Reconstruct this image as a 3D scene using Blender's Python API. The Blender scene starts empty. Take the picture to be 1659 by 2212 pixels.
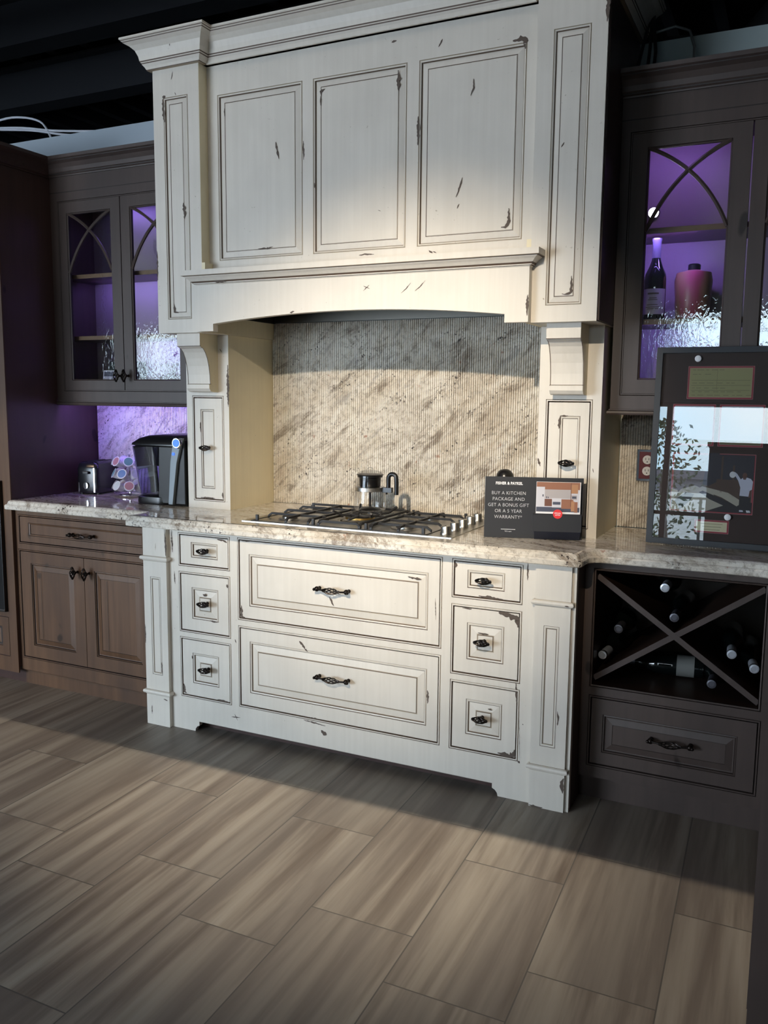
import bpy, bmesh, math, random
from mathutils import Vector, Matrix
random.seed(7)
S = bpy.context.scene
COL = S.collection
PI = math.pi
R = math.radians

# ------------------------------------------------------------------ camera
cam = bpy.data.cameras.new('camera')
cam_o = bpy.data.objects.new('camera', cam)
COL.objects.link(cam_o)
cam.sensor_fit = 'VERTICAL'
cam.sensor_height = 24.0
cam.lens = 24.0 * 1873.64 / 2212.0
cam.clip_start = 0.05
cam.clip_end = 200
_yaw, _pit, _rol = 0.4491, 1.4382, 0.0093
cam_o.matrix_world = Matrix.Translation((2.4975, -2.8261, 1.4216)) @ Matrix.Rotation(_yaw, 4, 'Z') @ Matrix.Rotation(_pit, 4, 'X') @ Matrix.Rotation(_rol, 4, 'Z')
S.camera = cam_o

# ------------------------------------------------------------------ view, world, lights
S.view_settings.view_transform = 'Standard'
S.view_settings.look = 'None'
S.view_settings.gamma = 1.0
S.view_settings.use_curve_mapping = False
S.view_settings.exposure = 0.0
S.cycles.use_denoising = True
S.cycles.max_bounces = 8
S.cycles.transparent_max_bounces = 12
S.cycles.sample_clamp_indirect = 6.0
S.cycles.caustics_reflective = False
S.cycles.caustics_refractive = False

SKY = 9.0
wd = bpy.data.worlds.new('sky'); S.world = wd
wd.use_nodes = True
wn = wd.node_tree.nodes; wl = wd.node_tree.links
for n in list(wn): wn.remove(n)
w_out = wn.new('ShaderNodeOutputWorld'); w_bg = wn.new('ShaderNodeBackground')
w_tc = wn.new('ShaderNodeTexCoord'); w_no = wn.new('ShaderNodeTexNoise'); w_cr = wn.new('ShaderNodeValToRGB')
w_no.inputs['Scale'].default_value = 2.5; w_no.inputs['Detail'].default_value = 4
w_cr.color_ramp.elements[0].position = .38; w_cr.color_ramp.elements[0].color = (.55, .80, 1.0, 1)
w_cr.color_ramp.elements[1].position = .55; w_cr.color_ramp.elements[1].color = (.86, .95, 1.0, 1)
wl.new(w_tc.outputs['Generated'], w_no.inputs['Vector']); wl.new(w_no.outputs['Fac'], w_cr.inputs['Fac'])
wl.new(w_cr.outputs['Color'], w_bg.inputs['Color']); w_bg.inputs['Strength'].default_value = SKY
wl.new(w_bg.outputs[0], w_out.inputs[0])

def light(name, kind, loc, target, energy, color, **kw):
    l = bpy.data.lights.new(name, kind); o = bpy.data.objects.new(name, l); COL.objects.link(o)
    o.location = loc
    d = Vector(target) - Vector(loc)
    o.rotation_euler = d.to_track_quat('-Z', 'Y').to_euler()
    l.energy = energy; l.color = color
    for k, v in kw.items(): setattr(l, k, v)
    return o

WARM = (1.0, .80, .55)
# track head aimed at the range alcove
light('track_spot_range', 'SPOT', (1.85, -3.7, 3.15), (1.10, .2, 1.20), 900, (1.0, .85, .65), spot_size=R(29), spot_blend=1.0, shadow_soft_size=.025)
# ceiling spot over the aisle, cut off behind by an added unseen beam
for nm, x, e in (('left', -.05, 260), ('middle', 1.12, 560), ('right', 2.15, 230)):
    light('ceiling_spot_aisle_' + nm, 'SPOT', (x, -.30, 4.2), (x, -.34, 0), e, (1.0, .86, .66), spot_size=R(31), spot_blend=1.0, shadow_soft_size=.006)
light('ceiling_panel', 'AREA', (.8, -1.5, 4.2), (.8, -1.6, 0), 11, (1.0, .90, .78), shape='RECTANGLE', size=1.6, size_y=1.2)  # added fill lamp that lifts the floor brightness
# added cool fill panel imitating daylight from the left
light('daylight_left_window', 'AREA', (-2.65, -6.5, 1.25), (.5, .3, 1.5), 240, (.76, .86, 1.0), shape='RECTANGLE', size=3.3, size_y=2.2)
# added warm fill lamp for the left cabinets
light('track_spot_left', 'SPOT', (-2.3, -3.6, 3.4), (-1.1, .1, .55), 170, (1.0, .70, .45), spot_size=R(30), spot_blend=1.0, shadow_soft_size=.05)
# purple LED strips of the wall cabinets
PUR = (.30, .19, 1.0)
def led(name, loc, tgt, e, sx, sy=.02, c=PUR):
    return light(name, 'AREA', loc, tgt, e, c, shape='RECTANGLE', size=sx, size_y=sy)
led('led_strip_left_under', (-.46, .436, 1.382), (-.46, .69, 1.20), 2.9, .78, .012)
led('led_strip_left_shelf', (-.44, .56, 1.978), (-.44, .69, 1.80), 1.7, .72)
led('led_strip_left_top', (-.40, .56, 2.335), (-.36, .69, 2.05), .9, .55)
led('led_strip_left_bottom', (-.30, .56, 1.680), (-.30, .69, 1.50), 1.1, .5)
led('led_strip_right_top', (2.05, .455, 2.335), (2.10, .69, 2.05), .9, .35, c=(.40, .20, 1.0))
led('led_strip_right_shelf', (2.00, .455, 1.992), (2.02, .69, 1.75), 1.1, .22, c=(.33, .20, 1.0))
led('led_strip_right_bottom', (2.02, .455, 1.685), (2.02, .69, 1.50), 1.0, .25, c=(.30, .20, 1.0))
# daylight portals in the shopfront
for nm, cx, sx in (('portal_main', 1.95, 2.9), ('portal_far', -5.9, 2.2)):
    o = light(nm, 'AREA', (cx, -6.62, 1.18), (cx, 0, 1.18), 1, (1, 1, 1), shape='RECTANGLE', size=sx, size_y=2.36)
    o.data.cycles.is_portal = True

# ------------------------------------------------------------------ materials
def mat(name, base=(.8, .8, .8), rough=.5, metal=0, emit=None, estr=0, spec=None, alpha=None, trans=0, coat=0):
    m = bpy.data.materials.new(name); m.use_nodes = True
    b = m.node_tree.nodes['Principled BSDF']
    b.inputs['Base Color'].default_value = (*base, 1); b.inputs['Roughness'].default_value = rough; b.inputs['Metallic'].default_value = metal
    if emit: b.inputs['Emission Color'].default_value = (*emit, 1); b.inputs['Emission Strength'].default_value = estr
    if spec is not None: b.inputs['Specular IOR Level'].default_value = spec
    if trans: b.inputs['Transmission Weight'].default_value = trans
    if coat: b.inputs['Coat Weight'].default_value = coat
    return m
class NT:
    def __init__(s, m): s.t = m.node_tree; s.n = s.t.nodes; s.l = s.t.links; s.b = s.n['Principled BSDF']
    def add(s, k, **kw):
        n = s.n.new('ShaderNode' + k)
        for a, v in kw.items():
            if a[0] == '_': setattr(n, a[1:], v)
        return n
    def obj(s, scale=(1, 1, 1), rot=(0, 0, 0), loc=(0, 0, 0)):
        g = s.add('NewGeometry'); v = g.outputs['Position']
        if any(rot):
            r_ = s.add('Mapping'); r_.inputs['Rotation'].default_value = rot; s.l.new(v, r_.inputs['Vector']); v = r_.outputs[0]
        mp = s.add('Mapping'); mp.inputs['Scale'].default_value = scale; mp.inputs['Location'].default_value = loc
        s.l.new(v, mp.inputs['Vector']); return mp.outputs[0]
    def noise(s, vec, scale, detail=4, rough=.5, dist=0):
        n = s.add('TexNoise'); n.inputs['Scale'].default_value = scale; n.inputs['Detail'].default_value = detail; n.inputs['Roughness'].default_value = rough; n.inputs['Distortion'].default_value = dist
        s.l.new(vec, n.inputs['Vector']); return n.outputs['Fac']
    def ramp(s, fac, stops):
        r = s.add('ValToRGB'); e = r.color_ramp.elements
        while len(e) < len(stops): e.new(.5)
        for i, (p, c) in enumerate(stops): e[i].position = p; e[i].color = (*c, 1) if len(c) == 3 else c
        s.l.new(fac, r.inputs['Fac']); return r.outputs['Color']
    def mix(s, fac, a, b, mode='MIX'):
        m = s.add('Mix'); m.data_type = 'RGBA'; m.blend_type = mode
        for sock, v in ((m.inputs[0], fac), (m.inputs[6], a), (m.inputs[7], b)):
            if isinstance(v, (int, float)): sock.default_value = v
            elif isinstance(v, tuple): sock.default_value = (*v, 1)
            else: s.l.new(v, sock)
        return m.outputs[2]
    def math(s, op, a, b=0, c=0):
        m = s.add('Math'); m.operation = op
        for i, v in enumerate((a, b, c)):
            if isinstance(v, (int, float)): m.inputs[i].default_value = v
            else: s.l.new(v, m.inputs[i])
        return m.outputs[0]
    def bump(s, h, dist, strength=1):
        b = s.add('Bump'); b.inputs['Distance'].default_value = dist; b.inputs['Strength'].default_value = strength
        s.l.new(h, b.inputs['Height']); s.l.new(b.outputs[0], s.b.inputs['Normal'])
    def color(s, c): s.l.new(c, s.b.inputs['Base Color'])

def cream_paint(name, a, b):
    m = mat(name, a, .42, spec=.35); t = NT(m)
    v = t.obj((60, 60, 2.2)); n1 = t.noise(v, 1.0, 3)
    n2 = t.noise(t.obj((3, 3, 3)), 1.6, 4)
    c = t.mix(t.ramp(n1, [(.35, (0, 0, 0)), (.7, (1, 1, 1))]), a, b)
    c = t.mix(t.ramp(n2, [(.4, (0, 0, 0)), (.75, (.5, .5, .5))]), c, tuple(x * .86 for x in b))
    spk = t.ramp(t.noise(t.obj((1, 1, 1)), 95, 2), [(.72, (0, 0, 0)), (.76, (.7, .7, .7))])
    spk2 = t.ramp(t.noise(t.obj((1, 1, 1)), 5, 2), [(.52, (0, 0, 0)), (.62, (1, 1, 1))])
    f = t.mix(1.0, spk, spk2, 'MULTIPLY')
    c = t.mix(f, c, (.34, .30, .24))
    t.color(c); t.bump(n1, .0004, .5); return m
CREAM = cream_paint('antique cream paint', (.735, .69, .62), (.695, .65, .58))
CREAM_LIT = cream_paint('cream side panel paint', (.84, .75, .53), (.80, .71, .50))  # yellower copy of the cream: warm light on the sides put into the colour
GLAZE = mat('dark glaze line', (.10, .065, .045), .6)
GLAZE2 = mat('soft glaze line', (.36, .30, .22), .6)
CHIP = mat('worn brown chip', (.095, .07, .055), .7)
def wood(name, a, b, k, rough=.42):
    m = mat(name, a, rough, spec=.4); t = NT(m)
    n1 = t.noise(t.obj((28, 28, 1.6)), 1.0, 5, .6, .3)
    n2 = t.noise(t.obj((2.4, 2.4, 1.1)), 1.6, 3)
    c = t.mix(t.ramp(n1, [(.3, (0, 0, 0)), (.72, (1, 1, 1))]), a, b)
    c = t.mix(t.ramp(n2, [(.42, (0, 0, 0)), (.7, (.8, .8, .8))]), c, k)
    kn = t.ramp(t.noise(t.obj((5, 5, 3.6), loc=(3, 1, 2)), 2.0, 1), [(.735, (0, 0, 0)), (.77, (.85, .85, .85))])
    c = t.mix(kn, c, tuple(x * .25 for x in a))
    t.color(c); t.bump(n1, .0004, .4); return m
WOODL = wood('stained alder', (.090, .047, .026), (.150, .080, .043), (.060, .034, .023))
WOODD = wood('dark stained alder', (.068, .049, .043), (.088, .064, .056), (.052, .039, .036))
WOODS = wood('dark stained side panel', (.060, .034, .030), (.075, .044, .038), (.050, .030, .028), .35)
WLINE = mat('dark wood glaze line', (.018, .011, .009), .6)
SHELF = wood('shelf edge wood', (.22, .14, .075), (.27, .18, .10), (.2, .12, .07))
BLACK = mat('black plastic', (.008, .008, .009), .28)
BLACKM = mat('matte black iron', (.018, .018, .02), .5)
BRONZE = mat('oil rubbed bronze', (.022, .017, .015), .30, .85)
STEEL = mat('brushed stainless steel', (.50, .48, .45), .34, 1.0)
STEELD = mat('hood liner steel', (.13, .125, .11), .34, 1.0)
CHROME = mat('chrome', (.85, .85, .87), .08, 1.0)
BRASS = mat('brass burner', (.75, .52, .18), .3, 1.0)
DARK = mat('dark void', (.006, .005, .005), .8)
GREYW = mat('grey painted drywall', (.40, .46, .52), .85)
GREYW2 = mat('light grey drywall', (.36, .42, .42), .85)
WHITE = mat('white paper', (.82, .82, .84), .5)
def granite(name, rough, rot, vein, coat):
    m = mat(name, (.7, .65, .56), rough, spec=.6, coat=coat); t = NT(m)
    v = t.obj((1, 1, 1), rot)
    big = t.noise(t.obj(vein, rot), 2.6, 8, .68, .45)
    mid = t.noise(t.obj(tuple(x * 1.6 for x in vein), rot, (4, 2, 1)), 2.6, 10, .80, .5)
    fine = t.noise(v, 46, 6, .8)
    sp = t.noise(v, 85, 2, .5)
    c = t.ramp(big, [(.28, (.50, .42, .33)), (.42, (.70, .64, .55)), (.56, (.80, .76, .69)), (.72, (.62, .57, .50))])
    c = t.mix(t.ramp(mid, [(.52, (0, 0, 0)), (.62, (.95, .95, .95)), (.70, (0, 0, 0))]), c, (.20, .145, .10))
    c = t.mix(t.ramp(mid, [(.32, (.95, .95, .95)), (.45, (0, 0, 0))]), c, (.36, .33, .31))
    c = t.mix(t.ramp(fine, [(.36, (.9, .9, .9)), (.50, (0, 0, 0))]), c, (.38, .33, .27))
    clus = t.ramp(t.noise(t.obj(vein, rot, (9, 9, 9)), 6, 3), [(.52, (0, 0, 0)), (.62, (1, 1, 1))])
    c = t.mix(t.mix(1.0, t.ramp(sp, [(.60, (0, 0, 0)), (.66, (1, 1, 1))]), clus, 'MULTIPLY'), c, (.04, .03, .028))
    rs = t.ramp(t.noise(t.obj((1, 1, 1), loc=(7, 3, 5)), 26, 3), [(.70, (0, 0, 0)), (.76, (.8, .8, .8))])
    c = t.mix(rs, c, (.34, .14, .07))
    t.color(c); return m
GRAN = granite('polished granite', .07, (0, 0, R(20)), (.9, 2.6, 1.5), .2)
GRANR = granite('ribbed granite', .42, (0, R(38), 0), (.9, 1, 3.0), 0)
# floor tile
FLOOR = mat('plank tile', (.3, .27, .23), .46, spec=.35); t = NT(FLOOR)
g = t.add('NewGeometry'); sx = t.add('SeparateXYZ'); t.l.new(g.outputs['Position'], sx.inputs[0])
X = t.math('ADD', sx.outputs[0], t.math('MULTIPLY', sx.outputs[1], .033)); Y = sx.outputs[1]
cu = t.math('DIVIDE', t.math('SUBTRACT', X, 1.933), .3115); ci = t.math('FLOOR', cu); cf = t.math('SUBTRACT', cu, ci)
odd = t.math('MULTIPLY', t.math('FLOORED_MODULO', ci, 2.0), .195)
rv = t.math('DIVIDE', t.math('ADD', t.math('ADD', Y, .245), odd), .622); ri = t.math('FLOOR', rv); rf_ = t.math('SUBTRACT', rv, ri)
def near(f, w):
    a = t.math('ABSOLUTE', t.math('SUBTRACT', f, .5)); return t.math('GREATER_THAN', a, .5 - w)
gr = t.math('MAXIMUM', near(cf, .0062), near(rf_, .0031))
cmb = t.add('CombineXYZ'); t.l.new(ci, cmb.inputs[0]); t.l.new(ri, cmb.inputs[1])
wnz = t.add('TexWhiteNoise'); t.l.new(cmb.outputs[0], wnz.inputs['Vector'])
pv = t.add('CombineXYZ'); t.l.new(t.math('MULTIPLY', X, 17.0), pv.inputs[0]); t.l.new(t.math('MULTIPLY', Y, .95), pv.inputs[1]); t.l.new(t.math('MULTIPLY', wnz.outputs['Value'], 40.0), pv.inputs[2])
st = t.noise(pv.outputs[0], 1.0, 5, .55, .25)
st2 = t.noise(pv.outputs[0], .38, 3, .5, .2)
c = t.ramp(st, [(.28, (.105, .080, .064)), (.43, (.175, .146, .122)), (.55, (.275, .242, .205)), (.70, (.36, .325, .28))])
c = t.mix(t.ramp(st2, [(.38, (0, 0, 0)), (.62, (.55, .55, .55))]), c, (.150, .130, .116))
c = t.mix(t.math('MULTIPLY', wnz.outputs['Value'], .22), c, (.13, .112, .098))
c = t.mix(gr, c, (.095, .086, .078))
t.color(c); t.bump(t.math('SUBTRACT', 1.0, gr), .0015, .8)
CEIL = mat('black painted deck', (.010, .011, .014), .75)
CEIL2 = mat('black painted steel', (.026, .028, .034), .6)
DGREY = mat('corrugated dark metal', (.055, .06, .065), .7)
# glass variants (thin panes)
def pane_mat(name, fac, bump=None, tint=(1, 1, 1), rough=0.0, mul=1.1):
    m = bpy.data.materials.new(name); m.use_nodes = True; n = m.node_tree.nodes; l = m.node_tree.links
    for q in list(n): n.remove(q)
    o = n.new('ShaderNodeOutputMaterial'); mx = n.new('ShaderNodeMixShader'); tr = n.new('ShaderNodeBsdfTransparent'); gl = n.new('ShaderNodeBsdfGlossy'); fr = n.new('ShaderNodeFresnel')
    fr.inputs[0].default_value = 1.5
    mp = n.new('ShaderNodeMath'); mp.operation = 'MULTIPLY_ADD'; mp.inputs[1].default_value = mul; mp.inputs[2].default_value = fac; mp.use_clamp = True
    l.new(fr.outputs[0], mp.inputs[0]); l.new(mp.outputs[0], mx.inputs[0]); l.new(tr.outputs[0], mx.inputs[1]); l.new(gl.outputs[0], mx.inputs[2]); l.new(mx.outputs[0], o.inputs[0])
    tr.inputs[0].default_value = (*tint, 1); gl.inputs['Roughness'].default_value = rough
    if bump:
        g = n.new('ShaderNodeNewGeometry'); mpp = n.new('ShaderNodeMapping'); mpp.inputs['Scale'].default_value = bump[1]; mpp.inputs['Rotation'].default_value = (0, R(-35), 0)
        ns = n.new('ShaderNodeTexNoise'); ns.inputs['Scale'].default_value = 1; ns.inputs['Detail'].default_value = 2; ns.inputs['Distortion'].default_value = 1.2
        b = n.new('ShaderNodeBump'); b.inputs['Distance'].default_value = bump[0]
        l.new(g.outputs['Position'], mpp.inputs[0]); l.new(mpp.outputs[0], ns.inputs['Vector']); l.new(ns.outputs['Fac'], b.inputs['Height']); l.new(b.outputs[0], gl.inputs['Normal']); l.new(b.outputs[0], fr.inputs['Normal'])
    return m
HGLASS = pane_mat('hammered door glass', .12, (.00028, (60, 60, 34)))
FGLASS = pane_mat('picture glass', .07)
WGLASS = pane_mat('shopfront glass', 0.0, tint=(.96, .98, .98))
CGLASS = pane_mat('clear glassware', .02, mul=.4)
BGLASS = pane_mat('blue lit water tank', .05, tint=(.82, .84, .98))

# ------------------------------------------------------------------ mesh builder
class M:
    def __init__(s): s.v = []; s.f = []; s.m = []; s.mats = []; s.sm = []
    def mi(s, mt):
        if mt not in s.mats: s.mats.append(mt)
        return s.mats.index(mt)
    def face(s, pts, mt, smooth=False):
        k = len(s.v); s.v += [tuple(p) for p in pts]; s.f.append(tuple(range(k, k + len(pts)))); s.m.append(s.mi(mt)); s.sm.append(smooth)
    def grid(s, rows, mt, closed=False, smooth=True, capA=False, capB=False, flip=False):
        k = len(s.v); n = len(rows[0]); i_ = s.mi(mt)
        for r in rows: s.v += [tuple(p) for p in r]
        for i in range(len(rows) - 1):
            for j in range(n if closed else n - 1):
                q = (k + i * n + j, k + i * n + (j + 1) % n, k + (i + 1) * n + (j + 1) % n, k + (i + 1) * n + j)
                s.f.append(q[::-1] if flip else q); s.m.append(i_); s.sm.append(smooth)
        if capA: s.f.append(tuple(k + j for j in range(n))[::-1]); s.m.append(i_); s.sm.append(False)
        if capB: s.f.append(tuple(k + (len(rows) - 1) * n + j for j in range(n))); s.m.append(i_); s.sm.append(False)
    def box(s, x0, x1, y0, y1, z0, z1, mt, skip=''):
        F = {'-y': [(x0, y0, z0), (x1, y0, z0), (x1, y0, z1), (x0, y0, z1)], '+y': [(x1, y1, z0), (x0, y1, z0), (x0, y1, z1), (x1, y1, z1)],
             '-x': [(x0, y1, z0), (x0, y0, z0), (x0, y0, z1), (x0, y1, z1)], '+x': [(x1, y0, z0), (x1, y1, z0), (x1, y1, z1), (x1, y0, z1)],
             '+z': [(x0, y0, z1), (x1, y0, z1), (x1, y1, z1), (x0, y1, z1)], '-z': [(x0, y1, z0), (x1, y1, z0), (x1, y0, z0), (x0, y0, z0)]}
        for k, p in F.items():
            if k not in skip: s.face(p, mt)
        return s
    def tube(s, pts, r, mt, n=8, caps=True):
        rows = []; P = [Vector(p) for p in pts]; rr = r if isinstance(r, (list, tuple)) else [r] * len(P)
        up = Vector((0, 0, 1)); prev = None
        for i, p in enumerate(P):
            d = (P[min(i + 1, len(P) - 1)] - P[max(i - 1, 0)]).normalized()
            if prev is None:
                a = d.cross(up)
                if a.length < 1e-3: a = d.cross(Vector((0, 1, 0)))
                a.normalize()
            else:
                a = (prev - d * prev.dot(d)).normalized()
            prev = a; b = d.cross(a)
            rows.append([p + (a * math.cos(2 * PI * j / n) + b * math.sin(2 * PI * j / n)) * rr[i] for j in range(n)])
        s.grid(rows, mt, True, True, caps, caps)
        return s
    def lathe(s, prof, mt, c=(0, 0, 0), n=24, axis='z', caps=True, seg=None):
        # prof: (radius, height); seg: list of materials per segment
        def P(r, h, a):
            x, y = r * math.cos(a), r * math.sin(a)
            if axis == 'z': return (c[0] + x, c[1] + y, c[2] + h)
            if axis == 'y': return (c[0] + x, c[1] + h, c[2] + y)
            return (c[0] + h, c[1] + x, c[2] + y)
        rows = [[P(r, h, 2 * PI * j / n) for j in range(n)] for r, h in prof]
        if seg is None:
            s.grid(rows, mt, True, True, caps and prof[0][0] > 1e-5, caps and prof[-1][0] > 1e-5)
        else:
            for i in range(len(rows) - 1): s.grid(rows[i:i + 2], seg[i], True, True)
        return s
    def rings(s, x0, x1, z0, z1, y, prof, mt, fill=None):
        # concentric rectangular rings facing -y; prof = [(inset, dy, material or None)]
        def rect(i, dy): return [(x0 + i, y + dy, z0 + i), (x1 - i, y + dy, z0 + i), (x1 - i, y + dy, z1 - i), (x0 + i, y + dy, z1 - i)]
        prev = rect(prof[0][0], prof[0][1])
        for ins, dy, m_ in prof[1:]:
            cur = rect(ins, dy)
            for j in range(4):
                k = (j + 1) % 4; s.face([prev[j], prev[k], cur[k], cur[j]], m_ or mt)
            prev = cur
        if fill is not False: s.face(prev, fill or mt)
        return s
    def holed(s, xs, zs, holes, y, mt):
        # planar face (facing -y) split into cells with rectangular holes
        xs = sorted(set([round(a, 5) for a in xs] + [round(h[i], 5) for h in holes for i in (0, 1)]))
        zs = sorted(set([round(a, 5) for a in zs] + [round(h[i], 5) for h in holes for i in (2, 3)]))
        for a, b in zip(xs, xs[1:]):
            for c_, d in zip(zs, zs[1:]):
                mx, mz = (a + b) / 2, (c_ + d) / 2
                if any(h[0] < mx < h[1] and h[2] < mz < h[3] for h in holes): continue
                s.face([(a, y, c_), (b, y, c_), (b, y, d), (a, y, d)], mt)
        return s
    def sweep(s, path, prof, mt, segm=None, closed=False, endcaps=True):
        # path: plan polyline (outward normal on its right-hand side); prof: (outset, z)
        n = len(path); rows = []
        for i in range(n):
            p = Vector(path[i]); a = Vector(path[i - 1]) if (i > 0 or closed) else None; b = Vector(path[(i + 1) % n]) if (i < n - 1 or closed) else None
            ns = []
            for u, w in ((a, p), (p, b)):
                if u is not None and w is not None and (w - u).length > 1e-6:
                    d = (w - u).normalized(); ns.append(Vector((d.y, -d.x)))
            if len(ns) == 2:
                m_ = (ns[0] + ns[1]); m_ = m_ / max(m_.length_squared / 2, .15)
            else: m_ = ns[0]
            rows.append([(p.x + m_.x * o, p.y + m_.y * o, z) for o, z in prof])
        if closed: rows.append(rows[0])
        k = len(prof)
        for j in range(k - 1):
            s.grid([[r[j], r[j + 1]] for r in rows], (segm[j] if segm and segm[j] else mt), smooth=False)
        if endcaps and not closed:
            s.face(rows[0], mt); s.face(rows[-1][::-1], mt)
        return rows
    def prism(s, pts, y0, y1, mt, axis='y', side=None):
        # polygon in (x,z) extruded along y (or (y,z) along x, or (x,y) along z)
        def P(p, d): return (p[0], d, p[1]) if axis == 'y' else ((d, p[0], p[1]) if axis == 'x' else (p[0], p[1], d))
        s.face([P(p, y0) for p in pts], mt); s.face([P(p, y1) for p in pts][::-1], mt)
        for i in range(len(pts)):
            a, b = pts[i], pts[(i + 1) % len(pts)]
            s.face([P(a, y0), P(a, y1), P(b, y1), P(b, y0)], side or mt)
        return s
    def build(s, name, parent=None, local=False, bevel=0, fixn=True):
        me = bpy.data.meshes.new(name)
        off = Vector(ORG.get(parent.name, (0, 0, 0))) if (parent is not None and not local) else Vector((0, 0, 0))
        me.from_pydata([Vector(v) - off for v in s.v], [], s.f)
        for mt in s.mats: me.materials.append(mt)
        for p, i, sm in zip(me.polygons, s.m, s.sm): p.material_index = i; p.use_smooth = sm
        if fixn:
            bm = bmesh.new(); bm.from_mesh(me); bmesh.ops.remove_doubles(bm, verts=bm.verts, dist=1e-5); bmesh.ops.recalc_face_normals(bm, faces=bm.faces)
            bm.to_mesh(me); bm.free()
        if any(s.sm): me.set_sharp_from_angle(angle=R(42))
        o = bpy.data.objects.new(name, me); COL.objects.link(o)
        if bevel:
            b = o.modifiers.new('bevel', 'BEVEL'); b.width = bevel; b.segments = 2; b.limit_method = 'ANGLE'; b.angle_limit = R(50)
        if parent is not None:
            o.parent = parent; ORG[o.name] = tuple(off)
        return o
ORG = {}
def thing(name, label, cat, loc=(0, 0, 0), rot=(0, 0, 0), group=None):
    o = bpy.data.objects.new(name, None); COL.objects.link(o); o.empty_display_size = .05
    o.location = loc; o.rotation_euler = rot; o['label'] = label; o['category'] = cat
    if group: o['group'] = group
    ORG[o.name] = tuple(loc); return o
def tag(o, label, cat, group=None):
    o['label'] = label; o['category'] = cat
    if group: o['group'] = group
    return o
def struct(o): o['kind'] = 'structure'; return o
def plabel(o, l): o['label'] = l; return o
def copy_tree(o, parent=None):
    c = o.copy(); COL.objects.link(c); c.parent = parent
    for ch in list(o.children): copy_tree(ch, c)
    return c
def text_mesh(name, txt, size, mt, parent, loc, rot=(PI / 2, 0, 0), align='CENTER', ext=.0002, bold=0.0, spacing=1.0, sx=1.0):
    cu = bpy.data.curves.new(name, 'FONT'); cu.body = txt; cu.size = size; cu.align_x = align; cu.align_y = 'CENTER'; cu.extrude = ext; cu.offset = bold; cu.space_character = spacing; cu.resolution_u = 4
    to = bpy.data.objects.new(name + '_tmp', cu); COL.objects.link(to)
    dg = bpy.context.evaluated_depsgraph_get(); me = bpy.data.meshes.new_from_object(to.evaluated_get(dg)); bpy.data.objects.remove(to)
    me.materials.clear(); me.materials.append(mt)
    me.transform(Matrix.Diagonal((sx, 1, 1, 1)))
    o = bpy.data.objects.new(name, me); COL.objects.link(o); o.parent = parent; o.location = loc; o.rotation_euler = rot
    return o
def chip(m, pts, w, y, mt=None):
    # ragged worn patch following a polyline of (x,z) on a plane facing -y
    mt = mt or CHIP; P = [Vector(p) for p in pts]; S_ = []
    for a, b in zip(P, P[1:]):
        n = max(2, int((b - a).length / .006))
        for i in range(n): S_.append(a.lerp(b, i / n))
    S_.append(P[-1]); L = []; Rr = []
    for i, p in enumerate(S_):
        d = (S_[min(i + 1, len(S_) - 1)] - S_[max(0, i - 1)]).normalized(); nn = Vector((-d.y, d.x))
        e = min(1, .25 + 2.2 * min(i, len(S_) - 1 - i) / max(1, len(S_) - 1))
        L.append(p + nn * w * e * random.uniform(.28, 1.0)); Rr.append(p - nn * w * e * random.uniform(.28, 1.0))
    for i in range(len(S_) - 1):
        m.face([(L[i].x, y, L[i].y), (Rr[i].x, y, Rr[i].y), (Rr[i + 1].x, y, Rr[i + 1].y), (L[i + 1].x, y, L[i + 1].y)], mt)

W = 1.8326
def mx(x): return W - x
# ------------------------------------------------------------------ ROOM SHELL
WY = .70
m = M(); m.box(-9, 5, -6.7, 6, -.12, 0, FLOOR); struct(m.build('floor'))
m = M(); m.box(-9, 5, -6.7, 6, 4.55, 4.7, CEIL); struct(m.build('ceiling'))
m = M(); m.box(-9, -.46, WY, WY + .12, 0, 2.752, GREYW); struct(m.build('wall_partition_left'))
m = M(); m.box(-.46, 3.6, WY, WY + .12, 0, 2.738, GREYW2); struct(m.build('wall_partition_right'))
m = M(); m.box(-9.15, -9, -6.7, 6, -.12, 4.7, DGREY); struct(m.build('wall_left'))
m = M(); m.box(5, 5.15, -6.7, 6, -.12, 4.7, DGREY); struct(m.build('wall_right'))
m = M()
for i in range(110):
    x = -9 + i * .1275; m.box(x, x + .06, 5.96, 6.0, 0, 4.55, DGREY)
m.box(-9, 5, 6, 6.12, -.12, 4.7, DGREY); struct(m.build('wall_far'))
# shopfront wall with its openings
FY = -6.62
m = M(); m.box(-9, -7, FY - .1, FY + .08, -.12, 4.7, GREYW); m.box(-4.8, -4.4, FY - .1, FY + .08, -.12, 4.7, GREYW); m.box(-.9, .96, FY - .1, FY + .08, -.12, 4.7, GREYW); m.box(-4.4, -.9, FY - .1, FY + .08, 2.36, 4.7, GREYW); m.box(-4.4, -.9, FY - .1, FY + .08, -.12, .03, GREYW); m.box(3.4, 5, FY - .1, FY + .08, -.12, 4.7, GREYW)
m.box(-7, -4.8, FY - .1, FY + .08, 2.36, 4.7, GREYW); m.box(.96, 3.4, FY - .1, FY + .08, 2.36, 4.7, GREYW)
m.box(-7, -4.8, FY - .1, FY + .08, -.12, .03, GREYW); m.box(.96, 3.4, FY - .1, FY + .08, -.12, .03, GREYW)
struct(m.build('wall_front'))
def window(name, x0, x1, mull, rails):
    f = M()
    for x in [x0 + .02] + mull + [x1 - .02]: f.box(x - .03, x + .03, FY - .06, FY + .02, .03, 2.36, BLACKM)
    for z in [.05] + rails + [2.34]: f.box(x0, x1, FY - .055, FY + .015, z - .02, z + .02, BLACKM)
    w = struct(f.build(name)); p = M(); p.face([(x0, FY - .02, .03), (x1, FY - .02, .03), (x1, FY - .02, 2.36), (x0, FY - .02, 2.36)], WGLASS); p.build('pane', w, fixn=False)
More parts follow.
